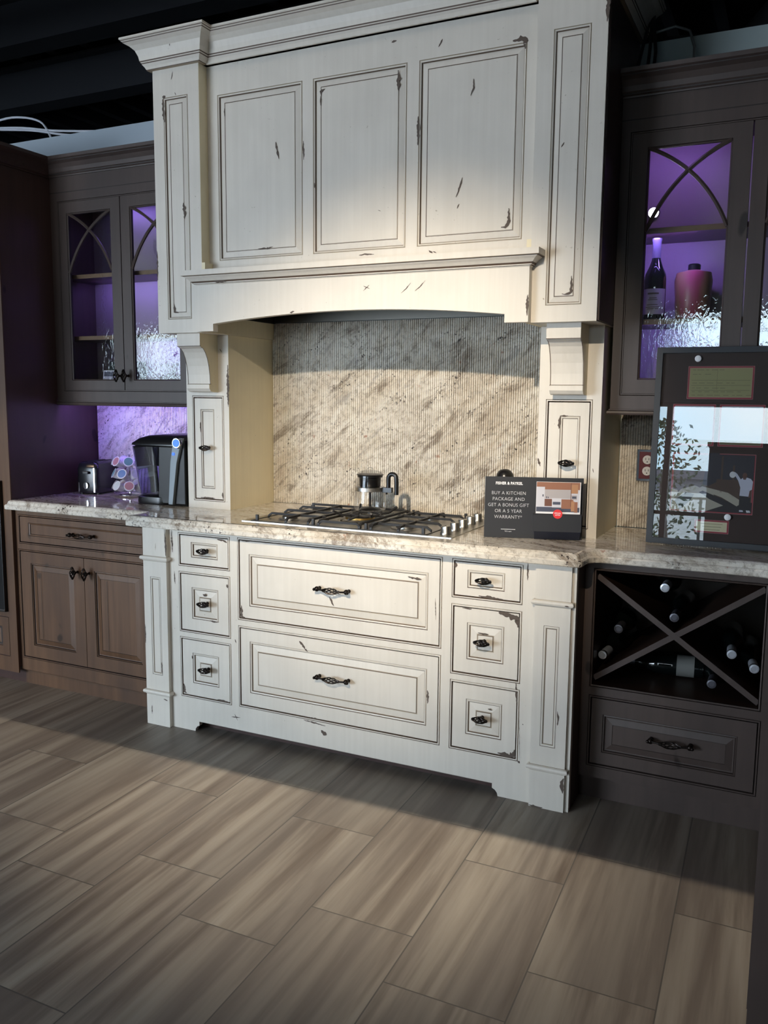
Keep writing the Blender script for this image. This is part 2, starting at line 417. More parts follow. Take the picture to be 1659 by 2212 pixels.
window('window_1', .96, 3.4, [1.13, 2.35], [1.13])
window('window_2', -7.0, -4.8, [-5.9], []); window('window_3', -4.4, -.9, [-2.65], [])  # the third window is made up to hold the cool fill panel
# ceiling structure
for i, y in enumerate([-.084, 2.22, 3.25]):
    b = M(); z0 = 3.3 if i == 0 else 3.98  # first beam is added out of view to block the aisle spots behind
    hw = .205 if i == 0 else .10
    b.box(-8.9, 4.9, y - hw, y + hw, z0, z0 + .16, CEIL2); b.box(-8.9, 4.9, y - .012, y + .012, z0 + .16, z0 + .34, CEIL2); b.box(-8.9, 4.9, y - .08, y + .08, z0 + .34, z0 + .37, CEIL2)
    tag(b.build('ceiling_beam'), ['black steel ceiling beam running above the range hood', 'black steel ceiling beam crossing above the left cabinets, nearer one', 'black steel ceiling beam deeper in the dark ceiling, farther one'][i], 'beam', 'steel beams under the dark ceiling')
m = M()
for i in range(36):
    x = -8.6 + i * .38; m.box(x, x + .09, -6.4, 5.9, 4.36, 4.55, CEIL2)
tag(m.build('roof_deck_ribs'), 'black ribs of the corrugated roof deck', 'ceiling deck')
bpy.data.objects['roof_deck_ribs']['kind'] = 'stuff'

# ------------------------------------------------------------------ HARDWARE (knobs and pulls)
def cage_mesh(m, L, r, mt, wires=6, twist=.5, c=(0, 0, 0), axis='x'):
    for k in range(wires):
        pts = []
        for i in range(11):
            tt = i / 10; x = (tt - .5) * L; rr = r * math.sin(PI * min(max(tt, .06), .94)) ** .75
            a = 2 * PI * (k / wires + twist * tt)
            p = (x, rr * math.cos(a), rr * math.sin(a)) if axis == 'x' else (rr * math.cos(a), rr * math.sin(a), x)
            pts.append((p[0] + c[0], p[1] + c[1], p[2] + c[2]))
        m.tube(pts, r * .19, mt, 5)
    for sgn in (-1, 1):
        p0 = [(L * .40) * sgn, 0, 0]; p1 = [(L * .54) * sgn, 0, 0]
        if axis == 'z': p0 = [0, 0, p0[0]]; p1 = [0, 0, p1[0]]
        m.tube([[a + b for a, b in zip(p0, c)], [a + b for a, b in zip(p1, c)]], [r * .5, r * .22], mt, 8)
def ball(m, c, r, mt, n=12):
    m.lathe([(r * math.sin(PI * i / 8), -r * math.cos(PI * i / 8)) for i in range(9)], mt, c, n)
_k = {}
def knob_mesh(vert):
    if vert not in _k:
        m = M(); m.lathe([(.007, 0), (.007, -.002), (.0045, -.005), (.0045, -.016), (.0105, -.020), (.0115, -.024), (.0095, -.029)], BRONZE, (0, 0, 0), 12, 'y')
        cage_mesh(m, .056, .0115, BRONZE, c=(0, -.034, 0), axis='z' if vert else 'x')
        o = m.build('knob_proto'); _k[vert] = o.data; bpy.data.objects.remove(o)
    return _k[vert]
def pull_mesh():
    if 'pull' not in _k:
        m = M()
        for s_ in (-1, 1):
            x = .064 * s_
            m.lathe([(.0075, 0), (.0075, -.003), (.005, -.006), (.005, -.016)], BRONZE, (x, 0, 0), 12, 'y'); ball(m, (x, -.022, 0), .0105, BRONZE); ball(m, (x * 1.13, -.030, -.001), .006, BRONZE, 8)
            m.tube([(x, -.026, 0), (x * .5, -.031, -.001)], [.0042, .0032], BRONZE)
        cage_mesh(m, .072, .0115, BRONZE, 6, .5, (0, -.031, -.001))
        o = m.build('pull_proto'); _k['pull'] = o.data; bpy.data.objects.remove(o)
    return _k['pull']
def hardware(name, mesh, parent, pos):
    o = bpy.data.objects.new(name, mesh); COL.objects.link(o); o.parent = parent
    off = Vector(ORG.get(parent.name, (0, 0, 0))); o.location = Vector(pos) - off; return o
def knob(parent, x, y, z, vert=False): return hardware('knob', knob_mesh(vert), parent, (x, y, z))
def pull(parent, x, y, z): return hardware('pull_handle', pull_mesh(), parent, (x, y, z))

# profile snippets
def bead(h, mt, line):
    # bead ring lining an opening in a face frame
    return [(0, 0, None), (.0014, .003, line), (.003, -.0012, mt), (.0068, -.0012, mt), (.0088, .003, line), (.0088, .02, line)]
def opening(m, h, y, mt, line): m.rings(h[0], h[1], h[2], h[3], y, bead(h, mt, line), mt, fill=False)

# ------------------------------------------------------------------ CREAM RANGE BASE CABINET
YF = .0197
base = thing('range_base_cabinet', 'distressed cream base cabinet with eight drawers under the gas cooktop', 'cabinet', (W / 2, .30, 0))
SD = [(.711, .853), (.429, .689), (.145, .408)]
BD = [(.5146, .8538), (.1473, .4912)]
A1, A2, B1 = .1725, .4346, .471
holes = [(A1, A2, a, b) for a, b in SD] + [(mx(A2), mx(A1), a, b) for a, b in SD] + [(B1, mx(B1), a, b) for a, b in BD]
m = M(); m.holed([.1, mx(.1)], [.045, .876], holes, YF, CREAM)
# foot of the frame with the stepped cut-out
cut = [(.1, 0), (.243, 0), (.246, .012), (.254, .022), (.265, .027), (.265, .045), (.1, .045)]
m.prism(cut, YF, YF + .02, CREAM); m.prism([(mx(a), b) for a, b in cut][::-1], YF, YF + .02, CREAM)
m.box(.265, mx(.265), YF, YF + .02, .044, .045, CREAM, '-y+y')
for h in holes: opening(m, h, YF, CREAM, GLAZE)
Yc = YF - .0005
chip(m, [(.140, .86), (.141, .80), (.143, .765)], .006, Yc); chip(m, [(.15, .685), (.1505, .66), (.152, .63)], .004, Yc)
chip(m, [(.455, .43), (.46, .415)], .005, Yc); chip(m, [(.432, .095), (.475, .10)], .003, Yc); chip(m, [(.448, .11), (.462, .085)], .003, Yc)
chip(m, [(.86, .115), (.875, .105), (.885, .10)], .012, Yc); chip(m, [(1.645, .43), (1.648, .40), (1.65, .36)], .006, Yc)
chip(m, [(1.66, .335), (1.668, .15)], .001, Yc); chip(m, [(1.660, .147), (1.668, .140)], .006, Yc); chip(m, [(1.673, .285), (1.677, .283)], .004, Yc)
chip(m, [(1.675, .86), (1.676, .80)], .004, Yc); chip(m, [(.78, .143), (.83, .140), (.88, .136)], .004, Yc)
m.build('face_frame', base)
m = M(); m.box(0, W + .0, YF + .02, WY - .005, .10, .869, DARK, '-y'); m.box(.002, W - .002, YF + .022, .06, .05, .10, DARK)
m.box(.02, W - .02, .085, .10, 0, .10, WOODS); m.build('carcass', base)
m = M(); m.box(-.004, .0, YF, WY - .01, 0, .869, CREAM); m.build('side_panel', base)
m = M(); m.box(W - .002, W + .0145, .011, .034, 0, .869, CREAM); m.build('end_stile', base)
m = M(); m.box(W + .0, W + .0145, .034, .50, 0, .869, WOODS); plabel(m.build('side_panel', base), 'dark brown side panel')
def pilaster(flip):
    g = (lambda x: mx(x)) if flip else (lambda x: x)
    def rr(a, b): return (min(g(a), g(b)), max(g(a), g(b)))
    m = M(); x0, x1 = rr(0, .1233)
    p0, p1 = rr(.036, .090)
    m.holed([x0, x1], [0, .869], [(p0, p1, .226, .654)], 0, CREAM)
    m.rings(p0, p1, .226, .654, 0, [(0, 0, None), (.0012, .0015, GLAZE), (.0035, -.0005, CREAM), (.0075, .001, CREAM), (.0095, .0035, GLAZE2), (.011, .003, GLAZE)], CREAM)
    m.box(x0, x1, 0, .034, 0, .869, CREAM, '-y')
    for z in (.735, .148):
        path = [(x0, .034), (x0, 0), (x1, 0), (x1, .034)]
        m.sweep(path, [(0, z - .014), (.001, z - .013), (.004, z - .009), (.010, z - .007), (.012, z - .001), (.010, z + .006), (.003, z + .0085), (0, z + .009)], CREAM, [GLAZE2, None, None, None, None, None, GLAZE2])
    Y0 = -.0006
    if not flip:
        chip(m, [(.118, .862), (.121, .84), (.1225, .80), (.1225, .75)], .006, Y0); chip(m, [(.086, .285), (.088, .25), (.087, .235)], .004, Y0)
        chip(m, [(.028, .085), (.027, .045)], .003, Y0); chip(m, [(.092, .122), (.115, .118)], .004, Y0); chip(m, [(.001, .44), (.002, .36)], .005, Y0)
        chip(m, [(.07, .80), (.068, .77)], .002, Y0, GLAZE2)
    else:
        chip(m, [(1.80, .36), (1.8035, .335), (1.802, .31)], .006, Y0); chip(m, [(W - .003, .125), (W - .008, .11), (W - .004, .07)], .009, Y0)
        chip(m, [(1.708, .004), (1.74, .002), (1.76, .003)], .005, Y0); chip(m, [(1.815, .733), (1.83, .731)], .005, -.0127)
    return m.build('pilaster', base, bevel=.0012)
pilaster(False); pilaster(True)
def drawer_body(m, x0, x1, z0, z1, y, panel, ph, mt, line, soft):
    g = .0115; a, b, c_, d = x0 + g, x1 - g, z0 + g, z1 - g
    m.holed([a, b], [c_, d], [panel], y, mt); m.box(a, b, y, y + .02, c_, d, mt, '-y')
    m.rings(*panel, y, ph(mt, line, soft), mt)
def raised(ins):
    return lambda mt, line, soft: [(0, 0, None), (.0015, .002, line), (.004, -.0008, mt), (.0085, .0008, mt), (.0105, .0045, line), (.012, .0055, soft), (ins - .003, .0015, mt), (ins, .0015, soft), (ins + .002, 0.0, line)]
def recessed(mt, line, soft): return [(0, 0, None), (.0015, .002, line), (.004, -.0008, mt), (.0085, .0015, mt), (.0105, .006, line), (.012, .006, soft)]
PZ = [(.751, .816), (.490, .625), (.211, .343)]
PXs = [[(.238, .373), (.238, .373), (.236, .371)], [(1.4565, 1.5945), (1.459, 1.597), (1.461, 1.597)]]
KZ = [.786, .565, .284]
side_chips = {
 (0, 0): [([(.372, .838), (.40, .836), (.42, .828)], .009)], (0, 1): [([(.418, .655), (.419, .64)], .010), ([(.295, .600), (.315, .597)], .008), ([(.33, .493), (.366, .489)], .005)],
 (0, 2): [([(.187, .20), (.188, .165), (.20, .160)], .010), ([(.36, .158), (.42, .155)], .006), ([(.233, .33), (.234, .315)], .005)],
 (1, 0): [([(1.41, .838), (1.412, .82)], .007), ([(1.50, .726), (1.55, .724), (1.59, .723)], .007)],
 (1, 1): [([(1.575, .674), (1.62, .668), (1.644, .66), (1.646, .63)], .016), ([(1.44, .676), (1.475, .675)], .005), ([(1.50, .592), (1.54, .590)], .005)],
 (1, 2): [([(1.585, .162), (1.63, .158), (1.645, .165), (1.647, .185)], .014), ([(1.545, .318), (1.56, .315)], .005)]}
for si, sx_ in enumerate((0, 1)):
    for i, (a, b) in enumerate(SD):
        x0, x1 = (A1, A2) if si == 0 else (mx(A2), mx(A1))
        px = PXs[si][i]; m = M()
        drawer_body(m, x0, x1, a, b, YF + .0012, (px[0], px[1], PZ[i][0], PZ[i][1]), recessed if i == 0 else raised(.040), CREAM, GLAZE, GLAZE2)
        for pts, w in side_chips.get((si, i), []): chip(m, pts, w, YF + .0006)
        d = m.build('drawer', base)
        knob(d, (.318 if si == 0 else 1.525), YF + (.0052 if i == 0 else .0012), KZ[i])
bigchips = [[([(.487, .575), (.488, .545), (.489, .528), (.505, .527)], .008), ([(.49, .8425), (.53, .8415)], .004), ([(1.335, .70), (1.338, .62)], .002), ([(.895, .655), (.905, .64), (.916, .622)], .006), ([(1.225, .768), (1.28, .762)], .006)],
            [([(.76, .462), (.775, .45), (.785, .435)], .010), ([(.785, .435), (.80, .425)], .005), ([(.80, .158), (.86, .155)], .005), ([(1.31, .35), (1.312, .32), (1.311, .30)], .006)]]
BP = [(.526, mx(.526), .576, .790), (.526, mx(.526), .213, .430)]
for i, (a, b) in enumerate(BD):
    m = M(); drawer_body(m, B1, mx(B1), a, b, YF + .0012, BP[i], raised(.040), CREAM, GLAZE, GLAZE2)
    for pts, w in bigchips[i]: chip(m, pts, w, YF + .0006)
    d = m.build('drawer', base); pull(d, .917, YF + .0012, (.687, .336)[i])

# ------------------------------------------------------------------ COUNTERTOP
m = M()
def arc(cx, cy, r, a0, a1, n=6): return [(cx + r * math.cos(R(a0 + (a1 - a0) * i / n)), cy + r * math.sin(R(a0 + (a1 - a0) * i / n))) for i in range(n + 1)]
plan = [(-.918, .1105), (-.918, .086), (-.085, .086), (-.068, .08), (-.064, .062), (-.064, -.030), (-.058, -.036)]
plan += [(1.845, -.036)] + arc(1.845, -.011, .025, -90, 0, 4)[1:] + [(1.872, .045)] + arc(1.918, .045, .046, 180, 90, 5)[1:] + [(2.385, .094)] + arc(2.385, .019, .075, 90, 0, 5)[1:] + [(2.466, -.12), (2.466, -.95)]
back = [(3.05, -.95), (3.05, .660), (W - .2233, .660), (.2233, .660), (-.8935, .660), (-.8935, .1105)]
rows = m.sweep(plan, [(-.010, .8695), (-.003, .8695), (0, .873), (.0005, .888), (-.003, .893), (-.008, .894), (-.009, .898), (-.012, .907), (-.018, .912), (-.024, .914)], GRAN, endcaps=False)
m.face([r[-1] for r in rows] + [(x, y, .914) for x, y in back], GRAN); m.face(([r[0] for r in rows] + [(x, y, .8695) for x, y in back])[::-1], GRAN)
for p, q in zip(back, back[1:]): m.face([(p[0], p[1], .8695), (q[0], q[1], .8695), (q[0], q[1], .914), (p[0], p[1], .914)], GRAN)
tag(m.build('granite_countertop'), 'continuous cream granite countertop with moulded edge stepping forward at the range', 'countertop')

# ------------------------------------------------------------------ TOWERS beside the alcove
CT = .9142
def tower(flip):
    g = (lambda x: mx(x)) if flip else (lambda x: x)
    def rr(a, b): return (min(g(a), g(b)), max(g(a), g(b)))
    x0, x1 = rr(-.0064, .2233)
    t_ = thing('pullout_tower_cabinet', ('narrow cream tower cabinet right of the cooktop, behind the brochure stand' if flip else 'narrow cream tower cabinet left of the cooktop, beside the coffee maker'), 'cabinet', ((x0 + x1) / 2, .49, CT))
    h = (*rr(.0245, .196), .947, 1.417)
    m = M(); m.holed([x0, x1], [CT, 1.678], [h], .3206, CREAM); opening(m, h, .3206, CREAM, GLAZE)
    Y0 = .3200
    if not flip:
        chip(m, [(.219, 1.55), (.2195, 1.50), (.219, 1.44), (.220, 1.37)], .009, Y0); chip(m, [(.178, 1.62), (.19, 1.605)], .002, Y0)
    else:
        chip(m, [(mx(.015), 1.17), (mx(.012), 1.155)], .003, Y0); chip(m, [(mx(.219), 1.20), (mx(.210), 1.17)], .006, Y0)
    inner = CREAM_LIT
    m.box(x0, x1, .3206, WY - .002, CT, 1.678, inner, '-y'); m.build('body', t_)
    m = M(); a, b, c_, d = h; q = .0115; pn = (*rr(.068, .142), 1.004, 1.357)
    m.holed([a + q, b - q], [c_ + q, d - q], [pn], .322, CREAM); m.box(a + q, b - q, .322, .342, c_ + q, d - q, CREAM, '-y')
    m.rings(*pn, .322, [(0, 0, None), (.0015, .002, GLAZE), (.004, -.0008, CREAM), (.0085, .001, CREAM), (.0105, .004, GLAZE)], CREAM)
    if not flip:
        chip(m, [(.066, 1.30), (.067, 1.27), (.067, 1.255)], .006, .3214); chip(m, [(.06, .961), (.10, .962), (.14, .961)], .006, .3214); chip(m, [(.182, .99), (.183, .962)], .006, .3214)
    else:
        chip(m, [(1.692, 1.357), (1.689, 1.34), (1.688, 1.31)], .008, .3214); chip(m, [(1.69, 1.357), (1.72, 1.357)], .005, .3214)
    dr = m.build('door', t_); knob(dr, (.109 if not flip else 1.726), .3255, 1.187)
    # corbel
    c0, c1 = rr(.048, .1685)
    prof = [(.32, 1.679), (.195, 1.679), (.195, 1.627), (.203, 1.622)] + [(.203 + .062 * math.sin(R(a_)), 1.622 - .155 * (1 - math.cos(R(a_)))) for a_ in (15, 30, 45, 60, 75, 90)] + [(.256, 1.465), (.256, 1.448), (.266, 1.436), (.285, 1.432), (.32, 1.432)]
    m = M(); n = len(prof)
    m.face([(c0, y, z) for y, z in prof], CREAM_LIT if flip else CREAM); m.face([(c1, y, z) for y, z in prof][::-1], CREAM_LIT if not flip else CREAM_LIT)
    for i in range(n):
        p, q_ = prof[i], prof[(i + 1) % n]; m.face([(c0, p[0], p[1]), (c0, q_[0], q_[1]), (c1, q_[0], q_[1]), (c1, p[0], p[1])], CREAM)
    for yy, zz in ((.1955, 1.626), (.2645, 1.467)):
        m.box(c0 - .0006, c1 + .0006, yy - .0016, yy + .004, zz - .0012, zz + .0012, GLAZE)
    e = [(y - .001, z) for y, z in prof[3:11]]
    for i in range(len(e) - 1):
        for xx in (c0 + .0015, c1 - .0015): m.face([(xx - .0012, e[i][0], e[i][1]), (xx + .0012, e[i][0], e[i][1]), (xx + .0012, e[i + 1][0], e[i + 1][1]), (xx - .0012, e[i + 1][0], e[i + 1][1])], GLAZE)
    m.build('corbel', t_)
tower(False); tower(True)

# ------------------------------------------------------------------ HOOD
ZB, ZC, YH, YP = 1.679, 2.736, .1512, .2054
H0, H1 = -.0129, .2197
hood = thing('range_hood_cabinet', 'large distressed cream mantel range hood with three raised panels and crown moulding', 'range hood', (W / 2, .40, ZB))
m = M()
for a, b in ((H0, H1), (mx(H1), mx(H0))):
    m.box(a, b, YH, WY - .002, ZB, ZC, CREAM, '-y')
m.box(H1, mx(H1), YP, WY - .002, 1.96, ZC, CREAM, '-y'); m.box(H0, mx(H0), YH + .03, WY - .002, ZC, 2.86, CREAM)
# inner boards around the liner
m.box(H1, .236, .151, .664, ZB, 1.96, CREAM_LIT); m.box(mx(.236), mx(H1), .151, .664, ZB, 1.96, CREAM_LIT)
m.build('body', hood)
m = M(); m.box(H1 - .001, H1 + .0008, YH + .0006, YP - .0004, 1.921, ZC - .001, CREAM_LIT); plabel(m.build('column_return', hood), 'yellowed side of the left column')
def colfront(flip):
    g = (lambda x: mx(x)) if flip else (lambda x: x)
    def rr(a, b): return (min(g(a), g(b)), max(g(a), g(b)))
    m = M(); x0, x1 = rr(H0, H1); p = (*rr(.040, .164), 1.735, 2.625)
    m.holed([x0, x1], [ZB, ZC], [p], YH, CREAM)
    m.rings(*p, YH, [(0, 0, None), (.0015, .003, GLAZE2), (.0035, -.001, CREAM), (.0075, .0015, CREAM), (.0092, .0065, GLAZE), (.0105, .007, GLAZE2), (.028, .002, CREAM), (.030, .0035, GLAZE), (.0315, .0015, CREAM)], CREAM)
    Y0 = YH - .0006
    if not flip:
        chip(m, [(.036, 2.63), (.045, 2.628), (.052, 2.632)], .010, Y0); chip(m, [(.038, 2.622), (.040, 2.58), (.041, 2.545), (.043, 2.53)], .012, Y0)
        chip(m, [(.132, 2.205), (.134, 2.18), (.136, 2.155), (.135, 2.14)], .010, Y0 + .002); chip(m, [(.072, 1.80), (.078, 1.765), (.095, 1.762)], .008, Y0 + .001)
        chip(m, [(.092, 2.72), (.083, 2.69)], .003, Y0); chip(m, [(H0 + .002, 2.02), (H0 + .003, 1.97), (H0 + .002, 1.90)], .006, Y0); chip(m, [(.10, 2.64), (.106, 2.628)], .003, Y0)
    else:
        chip(m, [(1.796, 2.618), (1.794, 2.59)], .005, Y0 + .003); chip(m, [(1.756, 1.83), (1.757, 1.775), (1.735, 1.770), (1.725, 1.772)], .007, Y0 + .001)
        chip(m, [(1.715, 2.265), (1.705, 2.25)], .004, Y0 + .002); chip(m, [(1.835, 2.715), (1.843, 2.68), (1.842, 2.62)], .008, Y0)
        chip(m, [(1.79, 2.02), (1.792, 2.0)], .0015, Y0); chip(m, [(1.66, 1.76), (1.665, 1.755)], .003, Y0, GLAZE2)
    return m.build('column', hood)
colfront(False); colfront(True)
m = M(); PP = [(.2707, .671), (.7182, mx(.7182)), (mx(.671), mx(.2707))]
m.holed([H1, mx(H1)], [1.90, ZC], [(a, b, 1.9712, 2.6216) for a, b in PP], YP, CREAM)
for a, b in PP:
    m.rings(a, b, 1.9712, 2.6216, YP, [(0, 0, None), (.0018, .003, GLAZE2), (.004, -.001, CREAM), (.0085, .0015, CREAM), (.0105, .0075, GLAZE), (.012, .008, GLAZE2), (.033, .0025, CREAM), (.035, .004, GLAZE), (.037, .0015, CREAM)], CREAM)
Y0 = YP - .0006
for pts, w in [([(.548, 2.41), (.556, 2.37), (.562, 2.345)], .006), ([(.305, 2.567), (.306, 2.535)], .004), ([(.46, 2.008), (.50, 2.006), (.53, 2.012)], .005), ([(.675, 2.40), (.676, 2.33)], .006),
               ([(.755, 2.555), (.752, 2.57), (.77, 2.578)], .007), ([(.753, 2.555), (.752, 2.52)], .005), ([(1.078, 2.60), (1.08, 2.57), (1.079, 2.53)], .010), ([(.724, 2.24), (.725, 2.22)], .004),
               ([(1.16, 2.43), (1.162, 2.37), (1.160, 2.33)], .009), ([(1.51, 2.632), (1.545, 2.636), (1.555, 2.63), (1.557, 2.60)], .012), ([(1.235, 2.655), (1.25, 2.68)], .006), ([(1.37, 2.53), (1.372, 2.50), (1.36, 2.475)], .004),
               ([(1.335, 2.20), (1.32, 2.15), (1.312, 2.135)], .005), ([(1.325, 2.11), (1.318, 2.095)], .003), ([(1.512, 2.08), (1.513, 2.03), (1.50, 2.016), (1.485, 2.017)], .008), ([(1.60, 1.985), (1.602, 1.955)], .006),
               ([(1.21, 1.955), (1.225, 1.945)], .005), ([(1.225, 1.95), (1.24, 1.944)], .003), ([(.92, 1.955), (.95, 1.957), (.985, 1.955)], .004), ([(1.05, 2.70), (1.07, 2.703)], .006), ([(1.0, 2.115), (1.012, 2.11)], .002)]: chip(m, pts, w, Y0 - (0 if w > .001 else 0))
m.build('front_panel', hood)
# crown moulding
path = [(H0, WY - .01), (H0, YH), (H1, YH), (H1, YP), (mx(H1), YP), (mx(H1), YH), (mx(H0), YH), (mx(H0), WY - .01)]
prof = [(0, ZC), (.016, ZC), (.017, ZC + .003), (.022, ZC + .012), (.030, ZC + .022), (.031, ZC + .026), (.034, ZC + .029), (.036, ZC + .033), (.039, ZC + .05), (.048, ZC + .071), (.064, ZC + .086), (.082, ZC + .095), (.083, ZC + .098), (.088, ZC + .101), (.0885, ZC + .104), (.092, ZC + .106), (.092, ZC + .113), (0, ZC + .113)]
m = M(); m.sweep(path, prof, CREAM, [GLAZE2, GLAZE, None, None, GLAZE, None, GLAZE, None, None, None, None, GLAZE, None, GLAZE, None, None, None])
chip(m, [(.62, ZC + .004), (.68, ZC + .006), (.72, ZC + .010), (.74, ZC + .006)], .010, YP - .019); chip(m, [(1.27, ZC + .005), (1.34, ZC + .005)], .009, YP - .019); chip(m, [(.118, ZC + .072), (.118, ZC + .062)], .003, YH - .048)
m.build('crown_moulding', hood)
# mantel shelf and valance
path = [(.213, .2), (.213, .117), (mx(.213), .117), (mx(.213), .2)]
m = M(); m.sweep([(a, b) if b < .15 else (a, .151) for a, b in path], [(0, 1.920), (.043, 1.920), (.043, 1.8995), (.0415, 1.898), (.0345, 1.8965), (.033, 1.894), (.024, 1.888), (.014, 1.878), (.0095, 1.872), (.009, 1.869), (.004, 1.868), (.0, 1.864)][::-1], CREAM, [None, GLAZE, None, GLAZE, None, None, None, GLAZE, GLAZE2, None, None])
m.box(.213, mx(.213), .118, YP - .001, 1.90, 1.9199, CREAM)
chip(m, [(.315, 1.872), (.345, 1.876), (.375, 1.872)], .009, .1035); m.build('mantel_shelf', hood)
arch = [(.213, ZB), (.2976, ZB), (.2976, 1.708)] + [(x, 1.708 + .034 * (1 - ((x - W / 2) / (W / 2 - .2976)) ** 2)) for x in [.2976 + (W - 2 * .2976) * i / 28 for i in range(1, 28)]] + [(mx(.2976), 1.708), (mx(.2976), ZB), (mx(.213), ZB), (mx(.213), 1.868), (.213, 1.868)]
m = M(); m.prism(arch, .117, .1508, CREAM)
Y0 = .1164
for pts, w in [([(.665, 1.741), (.685, 1.745)], .006), ([(1.14, 1.795), (1.16, 1.81), (1.178, 1.83)], .002), ([(1.195, 1.80), (1.215, 1.815), (1.235, 1.835)], .0025), ([(.985, 1.81), (1.01, 1.83)], .002), ([(.985, 1.828), (1.012, 1.816)], .002),
               ([(mx(.216), 1.77), (mx(.217), 1.74), (mx(.2165), 1.70)], .007)]: chip(m, pts, w, Y0)
m.build('arched_valance', hood)
m = M(); L0, L1 = .236, mx(.236)
m.box(L0, L1, .160, .170, 1.745, 1.89, STEELD); m.box(L0, L0 + .010, .160, .664, 1.750, 1.89, STEELD); m.box(L1 - .010, L1, .160, .664, 1.750, 1.89, STEELD); m.box(L0, L1, .654, .664, 1.754, 1.89, STEELD); m.box(L0, L1, .160, .664, 1.88, 1.89, STEELD)
for i in range(4): m.box(L0 + .04 + i * .32, L0 + .32 + i * .32, .22, .60, 1.868, 1.879, STEEL)
m.build('hood_liner', hood)
m = M(); m.box(W + .0129, W + .0175, YH + .018, WY - .01, ZB + .004, ZC + .12, WOODS); plabel(m.build('end_panel', hood), 'dark brown end panel')

# ------------------------------------------------------------------ BACKSPLASHES (ribbed granite)
def ribbed(name, x0, x1, y, z0, z1, pitch, label):
    m = M(); n = int((x1 - x0) / pitch); lo = []; hi = []
    for i in range(n + 1):
        x = x0 + i * (x1 - x0) / n; p = (x1 - x0) / n
        for dx, dy in ((0, .0095), (.10 * p, .0095), (.18 * p, .0030), (.32 * p, .0008), (.55 * p, 0), (.78 * p, .0008), (.92 * p, .0030)):
            if x + dx <= x1: lo.append((x + dx, y + dy, z0)); hi.append((x + dx, y + dy, z1))
    m.grid([lo, hi], GRANR, smooth=False)
    m.face([(x0, y + .012, z0), (x0, y + .012, z1), (x1, y + .012, z1), (x1, y + .012, z0)], GRANR)
    m.face([lo[0], hi[0], (x0, y + .012, z1), (x0, y + .012, z0)], GRANR); m.face([lo[-1], hi[-1], (x1, y + .012, z1), (x1, y + .012, z0)][::-1], GRANR)
    return tag(m.build(name, fixn=False), label, 'backsplash')
ribbed('ribbed_backsplash', .2233, mx(.2233), .667, CT, 1.752, .0098, 'ribbed cream granite backsplash slab behind the cooktop')
ribbed('ribbed_backsplash', -.893, -.0064, .683, CT, 1.40, .0098, 'ribbed granite backsplash glowing purple behind the coffee maker')
ribbed('ribbed_backsplash', 1.842, 3.0, .683, CT, 1.40, .0098, 'ribbed granite backsplash with rusty streak beside the outlet')

# ------------------------------------------------------------------ WALL CABINETS
def gothic(m, gx0, gx1, zt, zl, y, mt):
    for fl in (0, 1):
        P0 = Vector((gx0, zt)); P2 = Vector((gx1, zl)); C_ = Vector((gx0 + (gx1 - gx0) * .70, zt - (zt - zl) * .29))
        pts = []
        for i in range(15):
            t_ = i / 14; p = P0 * (1 - t_) ** 2 + C_ * 2 * t_ * (1 - t_) + P2 * t_ ** 2; pts.append(p)
        if fl: pts = [Vector((gx0 + gx1 - p.x, p.y)) for p in pts]
        L = []; Q = []
        for i, p in enumerate(pts):
            d = (pts[min(i + 1, 14)] - pts[max(i - 1, 0)]).normalized(); n = Vector((-d.y, d.x)) * .0065; L.append(p + n); Q.append(p - n)
        dy = fl * .0006
        m.grid([[(a.x, y - dy, a.y), ((a.x + b.x) / 2, y - .005 - dy, (a.y + b.y) / 2), (b.x, y - dy, b.y), (b.x, y + .008, b.y), (a.x, y + .008, a.y)] for a, b in zip(L, Q)], mt, True, False, True, True)
def glass_door(parent, d, gl, y, mt, zl, knobx, lab):
    m = M(); m.holed([d[0], d[1]], [d[2], d[3]], [gl], y, mt); m.box(d[0], d[1], y, y + .004, d[2], d[3], mt, '-y+y')
    m.rings(*gl, y, [(0, 0, None), (.0015, .003, WLINE), (.006, .006, mt), (.006, .018, WLINE)], mt, fill=False)
    for a, b, c_, e in ((d[0], gl[0], d[2], d[3]), (gl[1], d[1], d[2], d[3]), (gl[0], gl[1], d[2], gl[2]), (gl[0], gl[1], gl[3], d[3])): m.box(a, b, y + .004, y + .018, c_, e, mt, '-y')
    o = m.build('door', parent); plabel(o, lab)
    a = M(); gothic(a, gl[0] + .004, gl[1] - .004, gl[3] - .002, zl, y + .003, mt); a.build('arched_muntin', o, fixn=True)
    p = M(); p.face([(gl[0], y + .012, gl[2]), (gl[1], y + .012, gl[2]), (gl[1], y + .012, gl[3]), (gl[0], y + .012, gl[3])], HGLASS); p.build('pane', o, fixn=False)
    knob(o, knobx, y, 1.507, True)
